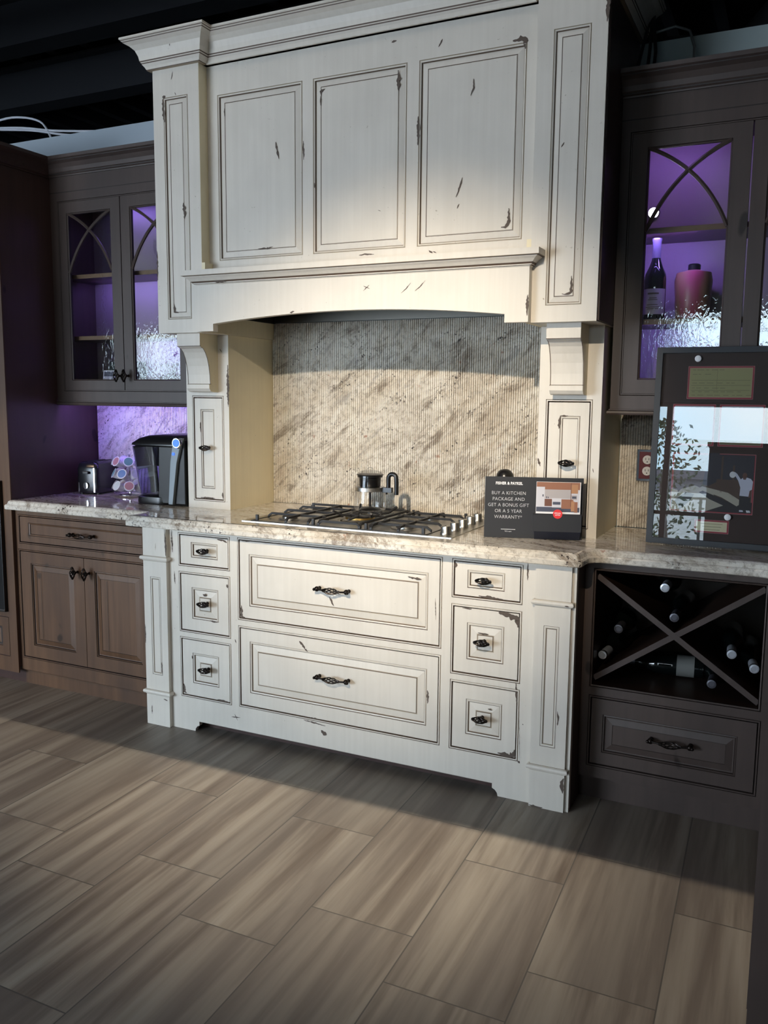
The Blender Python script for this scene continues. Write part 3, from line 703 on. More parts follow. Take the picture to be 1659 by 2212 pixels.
def wall_cab(name, label, x0, x1, y, doors, mt, ztop, zshelf, side_l, crown_path):
    c = thing(name, label, 'cabinet', ((x0 + x1) / 2, .56, 1.37))
    yb = WY - .004
    m = M(); h = [(a - .0, b + .0, 1.432, 2.344) for a, b in ((doors[0][0], doors[-1][1]),)]
    m.holed([x0, x1], [1.368, 2.50], h, y, mt)
    opening(m, h[0], y, mt, WLINE)
    # carcass boards
    m.box(x0, x0 + .018, y + .002, yb, 1.392, 2.5, mt); m.box(x1 - .018, x1, y + .002, yb, 1.392, 2.5, mt)
    m.box(x0, x1, y + .002, yb, 1.392, 1.41, mt); m.box(x0, x1, y + .002, yb, 2.36, 2.378, mt)
    m.box(x0, x1, y - .0008, y + .003, 2.383, 2.3865, WLINE)
    m.build('carcass', c)
    m = M(); m.box(x0 + .018, x1 - .018, yb - .012, yb - .003, 1.41, 2.36, SIDEIN); m.build('back_panel', c)
    for z in zshelf:
        s_ = M(); s_.box(x0 + .018, x1 - .018, y + .045, yb - .013, z - .019, z, SHELF, '-z+z'); s_.box(x0 + .0185, x1 - .0185, y + .046, yb - .014, z - .0188, z - .0002, WOODS)
        s_.build('shelf', c)
    for d in doors:
        glass_door(c, (d[0] + .003, d[1] - .002, 1.437, 2.339), d[2], y + .001, mt, 2.005, d[3], 'arched glass door')
    m = M(); m.sweep(crown_path, [(0, 2.457), (.006, 2.457), (.007, 2.462), (.014, 2.466), (.015, 2.470), (.020, 2.474), (.026, 2.490), (.038, 2.508), (.056, 2.517), (.057, 2.520), (.066, 2.524), (.067, 2.538), (0, 2.538)], mt, [WLINE, None, None, WLINE, None, None, None, None, WLINE, None, None, None])
    m.build('crown_moulding', c)
    m = M(); m.sweep([p for p in side_l], [(0, 1.363), (.008, 1.363), (.011, 1.369), (.009, 1.376), (.004, 1.379), (.004, 1.383), (0, 1.384)], mt, [None, None, None, WLINE, None, None])
    m.build('light_rail', c)
    return c
SIDEIN = mat('wall cabinet back panel', (.30, .26, .24), .5)
cl = wall_cab('glass_wall_cabinet', 'dark wood glass-door wall cabinet lit purple, left of the hood', -.893, -.0135, .42,
         [(-.847, -.4545, (-.792, -.514, 1.485, 2.286), -.478), (-.4545, -.062, (-.398, -.119, 1.485, 2.286), -.431)], WOODD, 2.5, [2.0, 1.703], [(-.893, .42), (-.0135, .42)], [(-.893, .42), (-.0135, .42)])
cr = wall_cab('glass_wall_cabinet', 'dark wood glass-door wall cabinet holding a wine bottle, right of the hood', 1.851, 3.0, .41,
         [(1.883, 2.281, (1.943, 2.219, 1.489, 2.288), 2.262), (2.281, 2.679, (2.333, 2.62, 1.489, 2.288), 2.30)], WOODD, 2.5, [2.022, 1.705], [(1.851, .60), (1.851, .41), (3.0, .41)], [(1.851, .41), (3.0, .41)])
# ------------------------------------------------------------------ TALL OVEN CABINET on the left
tc = thing('tall_oven_cabinet', 'tall dark wood oven cabinet at the left edge of the run', 'cabinet', (-1.27, .40, 0))
XT = -.895
m = M(); m.box(-1.65, XT, .111, WY - .004, .09, 2.50, WOODS); m.box(-1.65, XT, .15, WY - .004, 0, .09, WOODS); m.build('carcass', tc)
m = M(); hs = [(-1.60, -.948, .36, 1.005), (-1.60, -.948, 1.18, 1.665), (-1.60, -.948, .135, .335), (-1.60, -.948, 1.70, 2.34)]
m.holed([-1.65, XT], [.06, 2.5], hs, .105, WOODL); m.box(-1.65, XT, .105, .112, .06, 2.5, WOODL, '-y')
m.build('face_frame', tc)
for a, b, k in ((.135, .335, 'drawer'), (1.18, 1.665, 'door'), (1.70, 2.34, 'door')):
    m = M(); x0, x1 = -1.60 + .004, -.948 - .004
    pm = (x0 + .06, x1 - .045, a + .05, b - .05)
    m.holed([x0, x1], [a + .004, b - .004], [pm], .106, WOODL); m.box(x0, x1, .106, .110, a + .004, b - .004, WLINE, '-y')
    if a < 1.6: m.rings(*pm, .106, [(0, 0, None), (.002, .003, WLINE), (.008, .005, WOODL), (.03, .001, WOODL)], WOODL)
    else: m.rings(*pm, .106, [(0, 0, None), (.004, .003, WLINE)], WHITE)
    o = m.build(k, tc)
m = M(); m.sweep([(-1.65, .105), (XT, .105), (XT, .43)], [(0, 2.457), (.006, 2.457), (.007, 2.462), (.014, 2.466), (.020, 2.474), (.026, 2.490), (.038, 2.508), (.056, 2.517), (.066, 2.524), (.067, 2.538), (0, 2.538)], WOODS)
m.build('crown_moulding', tc)
ov = thing('built_in_oven', 'black glass built-in oven with steel trim at the left edge', 'oven', (-1.27, .10, .365))
m = M(); m.box(-1.598, -.950, .086, .110, .362, 1.003, BLACK); m.build('oven_door', ov, bevel=.002)
m = M(); m.tube([(-1.55, .06, .93), (-.99, .06, .93)], .011, STEEL, 10); m.tube([(-1.50, .06, .93), (-1.50, .088, .93)], .007, STEEL); m.tube([(-1.04, .06, .93), (-1.04, .088, .93)], .007, STEEL); m.build('handle', ov)
m = M(); m.box(-1.598, -.950, .083, .0862, .368, .376, CHROME); m.build('trim_strip', ov)
m = M(); m.box(-1.06, -.985, .0850, .0862, .405, .50, WHITE); m.box(-1.05, -.994, .0846, .0851, .425, .48, mat('sticker print', (.18, .19, .22), .6)); plabel(m.build('sticker', ov), 'white energy sticker')

# ------------------------------------------------------------------ LEFT BASE CABINET
lb = thing('left_base_cabinet', 'brown stained base cabinet with one drawer over two doors, left of the range', 'cabinet', (-.45, .40, 0))
yb_ = .125; X0, X1 = -.894, -.0045
m = M(); LH = [(-.877, -.045, .703, .846), (-.882, -.045, .135, .677)]
m.holed([X0, X1], [.075, .869], LH, yb_, WOODL)
for h in LH: opening(m, h, yb_, WOODL, WLINE)
m.box(X0, X1, yb_ + .02, WY - .01, .075, .868, DARK, '-y'); m.box(X0, X1, yb_, yb_ + .02, .0745, .076, WOODL)
m.box(X0, X1, yb_ + .022, yb_ + .05, 0, .08, WOODL); m.build('carcass', lb)
def wdoor(parent, kind, x0, x1, z0, z1, y, pn, mt, rais, extra=None):
    m = M(); m.holed([x0, x1], [z0, z1], [pn], y, mt); m.box(x0, x1, y, y + .019, z0, z1, mt, '-y')
    if rais: m.rings(*pn, y, [(0, 0, None), (.002, .003, WLINE), (.006, .002, mt), (.009, .007, WLINE), (.012, .0075, mt), (.034, .0025, mt), (.0355, .004, WLINE)], mt)
    else: m.rings(*pn, y, [(0, 0, None), (.002, .002, WLINE), (.008, .004, mt), (.0095, .007, WLINE)], mt)
    if extra: extra(m)
    return m.build(kind, parent)
d = wdoor(lb, 'drawer', -.877 + .0115, -.045 - .0115, .703 + .0115, .846 - .0115, yb_ + .0012, (-.812, -.112, .744, .808), WOODL, False); pull(d, -.468, yb_ + .0075, .772)
mid = -.4655
def grooves(xs, z0, z1):
    def f(m):
        for x in xs: m.box(x, x + .0016, yb_ + .0008, yb_ + .0012, z0, z1, WLINE)
    return f
d = wdoor(lb, 'door', -.882 + .0115, mid - .0015, .135 + .0115, .677 - .0115, yb_ + .0012, (-.806, -.532, .205, .612), WOODL, True, grooves([-.745], .245, .57)); knob(d, -.505, yb_ + .0012, .598, True)
d = wdoor(lb, 'door', mid + .0015, -.045 - .0115, .135 + .0115, .677 - .0115, yb_ + .0012, (-.404, -.130, .205, .612), WOODL, True, grooves([-.33], .245, .57)); knob(d, -.434, yb_ + .0012, .598, True)

# ------------------------------------------------------------------ WINE CABINET on the right
wc = thing('wine_base_cabinet', 'dark base cabinet with X-shaped wine rack over one drawer, right of the range', 'cabinet', (2.15, .40, 0))
yw = .135
m = M(); RH = [(1.876, 2.430, .420, .843), (1.876, 2.433, .131, .391)]
m.holed([1.8476, 2.466], [.090, .869], RH, yw, WOODD)
m.rings(*RH[0], yw, [(0, 0, None), (.002, .003, WLINE), (.004, -.001, WOODD), (.008, .001, WOODD), (.010, .02, WLINE)], WOODD, fill=False); opening(m, RH[1], yw, WOODD, WLINE)
a, b, c_, d_ = 1.886, 2.420, .430, .833
IN = wood('wine rack interior wood', (.026, .013, .008), (.032, .016, .01), (.02, .011, .008))  # rack wood darkened: the shade inside is put into the colour
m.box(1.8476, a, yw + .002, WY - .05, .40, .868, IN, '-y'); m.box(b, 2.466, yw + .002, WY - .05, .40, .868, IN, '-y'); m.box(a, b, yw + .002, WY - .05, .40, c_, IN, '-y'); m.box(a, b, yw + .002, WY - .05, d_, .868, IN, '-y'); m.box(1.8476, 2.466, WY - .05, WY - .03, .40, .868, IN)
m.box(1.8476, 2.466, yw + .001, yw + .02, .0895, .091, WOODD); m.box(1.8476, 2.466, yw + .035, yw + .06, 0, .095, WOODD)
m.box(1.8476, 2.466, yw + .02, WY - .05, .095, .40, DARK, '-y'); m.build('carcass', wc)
for (xa, za, xb, zb), k in (((1.886, .812, 2.420, .440), 0), ((1.886, .446, 2.420, .820), 1)):
    v = Vector((xb - xa, zb - za)).normalized(); n = Vector((-v.y, v.x)) * .0095; m = M(); y0 = .160 + .0008 * k
    m.prism([(xa + n.x, za + n.y), (xa - n.x, za - n.y), (xb - n.x, zb - n.y), (xb + n.x, zb + n.y)], y0, y0 + .45, IN)
    m.prism([(xa + n.x, za + n.y), (xa - n.x, za - n.y), (xb - n.x, zb - n.y), (xb + n.x, zb + n.y)], y0 - .003, y0, WOODD)
    m.build('rack_divider', wc)
d = wdoor(wc, 'drawer', 1.876 + .0115, 2.433 - .0115, .131 + .0115, .391 - .0115, yw + .0012, (1.927, 2.366, .186, .325), WOODD, True)
pull(d, 2.158, yw + .0045, .266)
# return base run toward the camera
rb = thing('return_base_cabinet', 'dark base cabinet run turning toward the camera at the right edge', 'cabinet', (2.75, -.40, 0))
m = M(); m.box(2.468, 3.04, -.95, .134, .075, .868, WOODD); m.box(2.469, 3.04, -.94, .17, 0, .076, WOODS); m.build('carcass', rb)
m = M(); m.box(2.4665, 2.468, -.94, -.02, .12, .83, WOODD); m.box(2.4655, 2.467, -.88, -.08, .18, .78, WOODS); m.build('door', rb)
m = M(); m.lathe([(.004, 0), (.004, .006), (.001, .008)], WHITE, (2.4665, -.225, .012), 8, 'x'); m.build('rubber_bumper', rb)

# ------------------------------------------------------------------ GAS COOKTOP
ck = thing('gas_cooktop', 'stainless gas cooktop with black cast iron grates set in the countertop', 'cooktop', (.918, .325, CT))
m = M(); m.box(.462, 1.374, .066, .585, CT, .9168, STEEL, '+z')
m.rings_ = None
m.face([(.462, .066, .9168), (1.374, .066, .9168), (1.374, .585, .9168), (.462, .585, .9168)], STEEL)
for a, b, c_, e in ((.495, 1.272, .082, .088), (.495, 1.272, .562, .568), (.495, .501, .082, .568), (1.266, 1.272, .082, .568)): m.box(a, b, c_, e, .9168, .9185, BLACKM)
m.build('steel_top', ck)
burn = [(.615, .19, .032), (.615, .45, .04), (.87, .325, .062), (1.14, .19, .04), (1.14, .45, .032)]
for bx, by, br in burn:
    m = M(); m.lathe([(br * 1.55, .9169), (br * 1.45, .9215), (br, .922), (br, .929), (br * .93, .931), (br * .2, .932), (0, .932)], BLACKM, (bx, by, 0), 20, seg=[STEEL, STEEL, BRASS if br > .05 else STEEL, BLACKM, BLACKM, BLACKM]); m.build('burner', ck)
def bar(m, p, q, w=.0050, z=.939, h=.009, foot=True):
    d = (Vector(q) - Vector(p)).normalized(); n = Vector((-d.y, d.x)) * w; rows = []
    L = (Vector(q) - Vector(p)).length
    for s_, zz in ((0, z - .013), (.018, z), (L - .018, z), (L, z - .013)) if foot else ((0, z), (L, z)):
        c_ = Vector(p) + d * s_
        rows.append([(c_.x + n.x, c_.y + n.y, zz), (c_.x - n.x, c_.y - n.y, zz), (c_.x - n.x * .8, c_.y - n.y * .8, zz - h), (c_.x + n.x * .8, c_.y + n.y * .8, zz - h)])
    m.grid(rows, BLACKM, True, False, True, True)
def grate(name, xs, xr, ys):
    m = M()
    for x in xs: bar(m, (x, .092), (x, .560))
    for y in ys: bar(m, (xr[0], y), (xr[1], y), foot=True)
    for x in (xr[0] + .012, xr[1] - .012):
        for y in (.10, .55): m.box(x - .005, x + .005, y - .005, y + .005, .9169, .94, BLACKM)
    m.build(name, ck)
grate('grate', [.655, .758], (.503, .790), [.20, .325, .45, .55])
grate('grate', [1.035, 1.150], (1.00, 1.262), [.15, .26, .39, .50])
m = M()
for x in (.805, .985): bar(m, (x, .092), (x, .560))
m.tube([(.895 + .06 * math.cos(a), .325 + .06 * math.sin(a), .940) for a in [2 * PI * i / 16 for i in range(17)]], .0055, BLACKM, 6, False)
for a in (45, 135, 225, 315, 0, 90, 180, 270):
    c_, s_ = math.cos(R(a)), math.sin(R(a))
    if a % 90: m.tube([(.895 + .055 * c_, .325 + .055 * s_, .938), (.895 + .095 * c_, .325 + .11 * s_, .942), (.895 + .12 * c_, .325 + .17 * s_, .962)], .0055, BLACKM, 6)
    else: m.tube([(.895 + .03 * c_, .325 + .03 * s_, .941), (.895 + .085 * c_, .325 + .15 * s_, .936)], .005, BLACKM, 6)
bar(m, (.80, .10), (.99, .10)); bar(m, (.80, .55), (.99, .55)); m.build('grate', ck)
for y, x in ((.135, 1.325), (.235, 1.322), (.330, 1.319), (.425, 1.316), (.520, 1.312)):
    m = M(); m.lathe([(.021, .9169), (.021, .924), (.0185, .927), (.0185, .945), (.017, .948), (0, .948)], STEEL, (x, y, 0), 20); m.box(x - .002, x + .002, y - .017, y + .002, .948, .9495, BLACK); m.build('knob', ck)
# ------------------------------------------------------------------ PERCOLATOR
pc = thing('glass_percolator', 'glass stovetop percolator with black handle on the cooktop grate', 'coffee pot', (.862, .43, .943))
m = M(); m.lathe([(.0, 0), (.060, 0), (.066, .004), (.069, .02), (.066, .06), (.060, .092), (.059, .10), (.056, .125), (.055, .148)], CGLASS, n=28, caps=False); m.build('glass_body', pc, True, fixn=False)
m = M(); m.lathe([(.0625, .083), (.0635, .084), (.0635, .099), (.0605, .100)], STEEL, n=28); m.build('steel_band', pc, True)
m = M(); m.lathe([(.0, .101), (.041, .101), (.044, .104), (.046, .138), (.0535, .142), (.0535, .150), (.0, .150)], BLACK, n=24); m.lathe([(.006, .012), (.0045, .02), (.0045, .101)], BRONZE, n=10); m.lathe([(.0, .003), (.048, .003), (.040, .010), (.012, .016), (.0, .018)], BLACK, n=20); plabel(m.build('filter_basket', pc, True), 'black basket on a thin stem')
m = M(); m.lathe([(.056, .150), (.058, .153), (.050, .162), (.030, .170), (.014, .173), (.012, .179), (.006, .183), (0, .184)], CGLASS, n=24); m.lathe([(.0555, .149), (.0575, .151), (.0555, .153)], BLACK, n=24); m.build('lid', pc, True)
m = M(); m.box(.058, .104, -.010, .010, .080, .101, BLACK); pts = [(.086, 0, .098), (.086, 0, .135)] + [(.104 - .018 * math.cos(R(a)), 0, .140 + .018 * math.sin(R(a))) for a in range(15, 180, 24)] + [(.123, 0, .125), (.123, 0, .072)]
m.tube(pts, .0095, BLACK, 10); m.tube([(.078, 0, .081), (.078, 0, .072)], .006, CHROME); m.build('handle', pc, True, bevel=.001)

# ------------------------------------------------------------------ BROCHURE STAND
BGREY = mat('slate printed card', (.026, .028, .034), .40, spec=.4)
NAVY = mat('navy card underside', (.010, .014, .028), .5)
TXT = mat('pale grey print', (.62, .63, .66), .6)
bs = thing('brochure_stand', 'grey card brochure stand advertising a kitchen package offer, right of the cooktop', 'sign', (1.462, .16, CT + .0005), (R(-3), 0, R(17)))
m = M(); m.box(.003, .354, 0, .004, 0, .222, BGREY); m.box(.10, .26, .004, .008, .001, .18, BGREY); m.prism([(.004, .0), (.11, .0), (.004, .19)], .17, .175, BGREY, 'x'); m.build('card_back', bs, True)
m = M(); m.prism([(0, .036), (-.034, .030), (-.034, .090), (-.030, .094), (0, .094)], .178, .348, BGREY, 'x'); m.prism([(0, .0), (0, .036), (-.034, .030), (-.010, .0)], .184, .345, NAVY, 'x'); m.build('brochure_pocket', bs, True)
b_ = thing('brochure', 'printed brochure showing a wooden kitchen, standing in the grey card pocket', 'brochure', (1.462, .16, CT + .0005), (R(-3), 0, R(17)))
m = M(); by = -.026
BW = mat('brochure wood print', (.30, .135, .085), .4); BW2 = mat('brochure dark wood print', (.16, .07, .05), .4); BWH = mat('brochure pale print', (.60, .60, .66), .4); BST = mat('brochure marble print', (.42, .39, .40), .4); BFL = mat('brochure floor print', (.07, .08, .12), .4); BOR = mat('brochure tan print', (.42, .22, .12), .4)
m.box(.187, .343, by, by + .004, .090, .208, WHITE)
def q2(x0, x1, z0, z1, mt, dy): m.face([(x0, by - dy, z0), (x1, by - dy, z0), (x1, by - dy, z1), (x0, by - dy, z1)], mt)
q2(.188, .340, .101, .207, BWH, .0003); q2(.188, .340, .101, .118, BFL, .0006); q2(.217, .340, .181, .207, BW, .0006); q2(.188, .217, .190, .207, BW, .0006); q2(.217, .308, .149, .181, BST, .0006)
q2(.217, .308, .121, .147, BW2, .0006); q2(.310, .333, .168, .200, BOR, .0009); q2(.308, .310, .12, .205, BW2, .0009); q2(.276, .318, .113, .147, BW, .0008); q2(.310, .322, .104, .140, BOR, .0009); q2(.322, .333, .100, .138, BW, .0010)
q2(.243, .276, .117, .150, BWH, .0010); q2(.246, .273, .127, .137, BFL, .0013); q2(.311, .330, .146, .162, BST, .0010); q2(.313, .328, .150, .158, BFL, .0012); q2(.209, .213, .155, .163, BFL, .0010); q2(.222, .225, .149, .156, BFL, .0010); q2(.228, .231, .149, .155, BFL, .0010)
plabel(m.build('printed_sheet', b_, True, fixn=False), 'kitchen picture with wooden cabinets')
RED = mat('red sticker', (.72, .035, .045), .4)
m = M(); m.lathe([(.0165, -.0362), (.0165, -.0350), (0.0, -.0350)], RED, (.264, 0, .094), 28, 'y'); m.face([(.264 + .0165 * math.cos(2 * PI * i / 28), -.0362, .094 + .0165 * math.sin(2 * PI * i / 28)) for i in range(28)], RED); st_ = m.build('round_sticker', bs, True); plabel(st_, 'round red sticker')
text_mesh('sticker_text', 'SPECIAL', .0065, WHITE, st_, (.264, -.0366, .097), bold=.0001)
text_mesh('sticker_text', 'OFFER', .0065, WHITE, st_, (.264, -.0366, .090), bold=.0001)
text_mesh('printed_heading', 'FISHER & PAYKEL', .0138, WHITE, bs, (.0895, -.0006, .198), bold=.00055, sx=.86, spacing=1.08)
for i, s_ in enumerate(['BUY A KITCHEN', 'PACKAGE AND', 'GET A BONUS GIFT', 'OR A 5 YEAR', "WARRANTY*"]):
    text_mesh('printed_text', s_, .0175, TXT, bs, (.089 - (.0 if i else 0), -.0006, .1625 - i * .0218), bold=-.0002, sx=.93, spacing=1.05)
m = M(); m.box(.064, .116, -.0007, -.0003, .0298, .0315, TXT); m.build('printed_rule', bs, True)
text_mesh('printed_text', 'T&Cs apply', .0055, TXT, bs, (.090, -.0006, .0235))

# dark round vessel behind the stand
kv = thing('round_black_kettle', 'round glossy black kettle mostly hidden behind the brochure stand', 'kettle', (1.43, .50, CT))
m = M(); m.lathe([(0, 0), (.05, 0), (.062, .01), (.066, .05), (.060, .10), (.038, .135), (.034, .15), (.035, .175), (.036, .19), (.033, .205), (.024, .217), (.012, .223), (0, .2245)], BLACK, n=28); m.build('body', kv, True)
m = M(); m.tube([(.03, 0, .15), (.075, 0, .14), (.09, 0, .10), (.08, 0, .05), (.06, 0, .03)], .007, BLACK, 8); m.build('handle', kv, True)

# ------------------------------------------------------------------ OUTLET
oc = thing('wall_outlet', 'duplex outlet with chrome and maroon plate on the right ribbed backsplash', 'outlet', (1.952, .679, 1.163))
MAR = mat('maroon plate', (.12, .012, .018), .35)
m = M(); m.box(-.040, .040, -.004, 0.003, -.062, .062, CHROME); m.box(-.031, .031, -.0055, -.003, -.053, .053, MAR); m.build('cover_plate', oc, True, bevel=.0015)
for z in (.022, -.022):
    m = M(); m.lathe([(.0175, -.0055), (.0175, -.0085), (0, -.0085)], WHITE, (0, 0, z), 20, 'y'); 
    for dx in (-.006, .006): m.box(dx - .001, dx + .001, -.0092, -.0084, z - .001, z + .007, BLACK)
    m.box(-.002, .002, -.0092, -.0084, z - .010, z - .006, BLACK); m.build('socket', oc, True)

# ------------------------------------------------------------------ FRAMED PICTURE
FR = mat('charcoal picture frame', (.020, .022, .028), .42)
MATB = mat('brown mat board', (.060, .038, .032), .7)
REDL = mat('red mat line', (.36, .035, .05), .6); PINK = mat('pink mat edge', (.62, .30, .30), .6)
YEL = mat('yellow paper', (.42, .39, .19), .7); INK = mat('grey ink', (.20, .18, .10), .8)
pf = thing('framed_memorabilia', 'large charcoal frame with brown mat, yellow slip and photographs leaning at the right', 'picture frame', (2.005, .304, CT + .001), (R(-4), 0, 0)); pf.scale = (.988, .988, .988)
x0, x1, z0, z1 = .012, .445, .004, .694
m = M()
fw = .0205
for a, b, c_, d in ((x0, x0 + fw, z0, z1), (x1 - fw, x1, z0, z1), (x0 + fw, x1 - fw, z0, z0 + fw), (x0 + fw, x1 - fw, z1 - fw, z1)): m.box(a, b, 0, .018, c_, d, FR)
m.box(x0 + .004, x1 - .004, .0165, .0182, z0 + .004, z1 - .004, BLACK); m.build('frame_moulding', pf, True, bevel=.0015)
m = M(); m.box(x0 + fw, x1 - fw, .014, .018, z0 + fw, z1 - fw, MATB); mb = m.build('mat_board', pf, True)
m = M(); m.face([(x0 + fw, .005, z0 + fw), (x1 - fw, .005, z0 + fw), (x1 - fw, .005, z1 - fw), (x0 + fw, .005, z1 - fw)], FGLASS); m.build('pane', pf, True, fixn=False)
def sheet(name, a, b, c_, d, fillm, extra=None, lab=None):
    m = M(); y = .0138
    def q(a, b, c_, d, mt, k): m.face([(a, y - k * .0002, c_), (b, y - k * .0002, c_), (b, y - k * .0002, d), (a, y - k * .0002, d)], mt)
    q(a - .0065, b + .0065, c_ - .0065, d + .0065, PINK, 0); q(a - .0055, b + .0055, c_ - .0055, d + .0055, REDL, 1); q(a - .0012, b + .0012, c_ - .0012, d + .0012, PINK, 2); q(a, b, c_, d, fillm, 3)
    if extra: extra(m, q, lambda pts, mt, k: m.face([(p[0], y - k * .0002, p[1]) for p in pts], mt))
    o = m.build(name, pf, True, fixn=False)
    if lab: plabel(o, lab)
def ex_y(m, q, poly):
    for z in (.580, .562, .545): q(.132, .322, z, z + .0011, INK, 4)
    for zc, n in ((.615, 5), (.600, 3), (.570, 6), (.553, 5), (.540, 7), (.528, 8)):
        x = .135
        for i in range(n): 
            w_ = random.uniform(.008, .022); q(x, x + w_, zc, zc + .0014, INK, 4); x += w_ + random.uniform(.004, .012)
    q(.215, .2158, .548, .618, INK, 4)
sheet('yellow_slip', .126, .327, .522, .622, YEL, ex_y, 'yellow printed slip with red border')
PD = mat('photo shade', (.030, .025, .035), .5); PB = mat('photo brown', (.085, .045, .030), .5); PL = mat('photo lumber', (.50, .45, .36), .5); PS = mat('photo shadow', (.02, .016, .02), .5); PW = mat('photo white shirt', (.66, .66, .78), .5); PK = mat('photo skin', (.14, .06, .045), .5)
def ex_1(m, q, poly):
    poly([(.088, .123 + .004), (.20, .127), (.235, .127), (.25, .147), (.20, .195), (.16, .212), (.088, .205)], PL, 4); q(.088, .145, .19, .205, PL, 5)
    poly([(.088, .127), (.115, .127), (.165, .19), (.150, .205), (.135, .19)], PS, 5)
def ex_2(m, q, poly):
    pass
def photo_right(m, q, poly):
    q(.203, .353, .24, .326, PD, 4); poly([(.088, .127), (.353, .127), (.353, .165), (.088, .165)], PS, 4)
    poly([(.088, .127), (.205, .127), (.262, .150), (.22, .195), (.165, .215), (.120, .200), (.095, .165)], PL, 5)
    poly([(.088, .160), (.118, .172), (.108, .196), (.088, .20)], PL, 5)
    poly([(.175, .205), (.255, .178), (.305, .150), (.325, .165), (.275, .195), (.19, .213)], PL, 6)
    poly([(.192, .198), (.26, .172), (.30, .150), (.262, .150), (.215, .17), (.18, .192)], PS, 7)
    poly([(.12, .127), (.155, .165), (.165, .185), (.135, .19), (.10, .16)], PS, 6)
    q(.248, .254, .195, .32, PB, 6); q(.286, .292, .180, .29, PB, 6); poly([(.205, .33), (.24, .33), (.235, .23), (.21, .215), (.19, .22)], PD, 5)
    # person in a white shirt holding up a bright disc
    poly([(.313, .243), (.300, .262), (.292, .268), (.290, .262), (.305, .238), (.313, .215), (.312, .186), (.345, .184), (.350, .21), (.352, .236), (.345, .246), (.333, .250), (.320, .250)], PW, 8)
    poly([(.325 + .0075 * math.cos(2 * PI * i / 12), .257 + .0095 * math.sin(2 * PI * i / 12)) for i in range(12)], PK, 9); poly([(.318, .251), (.332, .251), (.329, .243), (.321, .243)], PK, 8)
    poly([(.286 + .010 * math.cos(2 * PI * i / 14), .258 + .011 * math.sin(2 * PI * i / 14)) for i in range(14)], WHITE, 8)
    poly([(.343, .205), (.350, .21), (.348, .185), (.340, .18)], PK, 9)
    poly([(.312, .187), (.346, .185), (.346, .140), (.332, .138), (.330, .165), (.324, .138), (.312, .138)], PS, 9)
    poly([(.335, .138), (.347, .138), (.350, .131), (.338, .130)], WHITE, 9); poly([(.314, .138), (.325, .138), (.327, .132), (.314, .132)], PW, 9)
PSKY = mat('photo pale sky', (.50, .56, .62), .5)
sheet('photograph', .092, .350, .129, .322, PB, photo_right, 'photograph of a person in a white shirt among lumber')
for a, b in ((.083, .211), (.237, .368)): sheet('photograph', a, b, .36, .491, PSKY, lambda m, q, poly, a=a, b=b: q(a, b, .36, .375, INK, 4), 'small photograph with red border')
GOLD = mat('gold plaque', (.62, .55, .36), .35, .3)
sheet('plaque', .178, .278, .058, .091, GOLD, lambda m, q, poly: [q(.192 + k * .006, .264 - k * .004, .083 - k * .010, .0845 - k * .010, INK, 4) for k in (0, 1, 2)], 'gold engraved plaque')
for kx, kz in ((.150, .654), (.279, .111)):
    m = M(); m.lathe([(.011, .013), (.011, .004), (.009, .0025), (0, .0025)], WHITE, (kx, 0, kz), 18, 'y'); m.build('standoff_button', pf, True)

# ------------------------------------------------------------------ COFFEE MAKER, CAROUSEL, TOASTER
cm = thing('pod_coffee_maker', 'black single-serve coffee maker with blue-lit water tank by the left tower', 'coffee maker', (-.20, .385, CT))
SILV = mat('silver plastic', (.26, .30, .33), .5, .2); BLIT = mat('blue glowing display', (.01, .05, .6), .3, emit=(.02, .10, 1.0), estr=2.2)
m = M()
def rrect(x0, x1, y0, y1, r, n=5):
    out = []
    for cx_, cy_, a0 in ((x1 - r, y0 + r, -90), (x1 - r, y1 - r, 0), (x0 + r, y1 - r, 90), (x0 + r, y0 + r, 180)): out += [(cx_ + r * math.cos(R(a0 + 90 * i / n)), cy_ + r * math.sin(R(a0 + 90 * i / n))) for i in range(n + 1)]
    return out
def loft(m, secs, mt, caps=True):
    m.grid([[(p[0], p[1], z) for p in pts] for pts, z in secs], mt, True, True, caps, caps)
loft(m, [(rrect(-.110, .075, -.085, .13, .05), 0), (rrect(-.112, .077, -.087, .13, .05), .012), (rrect(-.110, .075, -.085, .13, .05), .034), (rrect(-.105, .07, -.08, .13, .05), .038)], BLACK); m.build('base', cm, True)
m = M(); loft(m, [(rrect(.035, .175, -.05, .14, .02), .036), (rrect(.035, .175, -.05, .14, .02), .175), (rrect(-.055, .175, -.055, .14, .03), .18), (rrect(-.075, .18, -.06, .14, .03), .27)], BLACK)
loft(m, [(rrect(-.115, .18, -.085, .145, .05), .268), (rrect(-.135, .185, -.095, .15, .05), .275), (rrect(-.130, .185, -.095, .15, .05), .283), (rrect(-.095, .18, -.085, .15, .05), .305), (rrect(-.05, .175, -.07, .15, .05), .318), (rrect(.02, .16, -.04, .13, .04), .324)], BLACK); m.build('housing', cm, True)
m = M(); loft(m, [(rrect(-.095, .03, -.070, .10, .025), .040), (rrect(-.128, .03, -.085, .12, .03), .267)], BGLASS, False); m.build('water_tank', cm, True, fixn=False)
m = M(); m.prism([(.100, .008), (.124, .008), (.152, .200), (.184, .312), (.136, .312), (.116, .200)], -.094, -.075, SILV); m.prism([(.030, .010), (.184, .010), (.184, .300), (.04, .300)], -.078, .05, BLACK); plabel(m.build('front_column', cm, True, bevel=.002), 'silver sloping control strip')
m = M(); m.lathe([(.024, -.093), (.026, -.100), (.022, -.105), (0, -.105)], CHROME, (.160, 0, .290), 20, 'y'); m.build('display_ring', cm, True)
m = M(); m.lathe([(.018, -.104), (.017, -.108), (0, -.108)], BLIT, (.160, 0, .290), 20, 'y'); plabel(m.build('display', cm, True), 'blue glowing display')
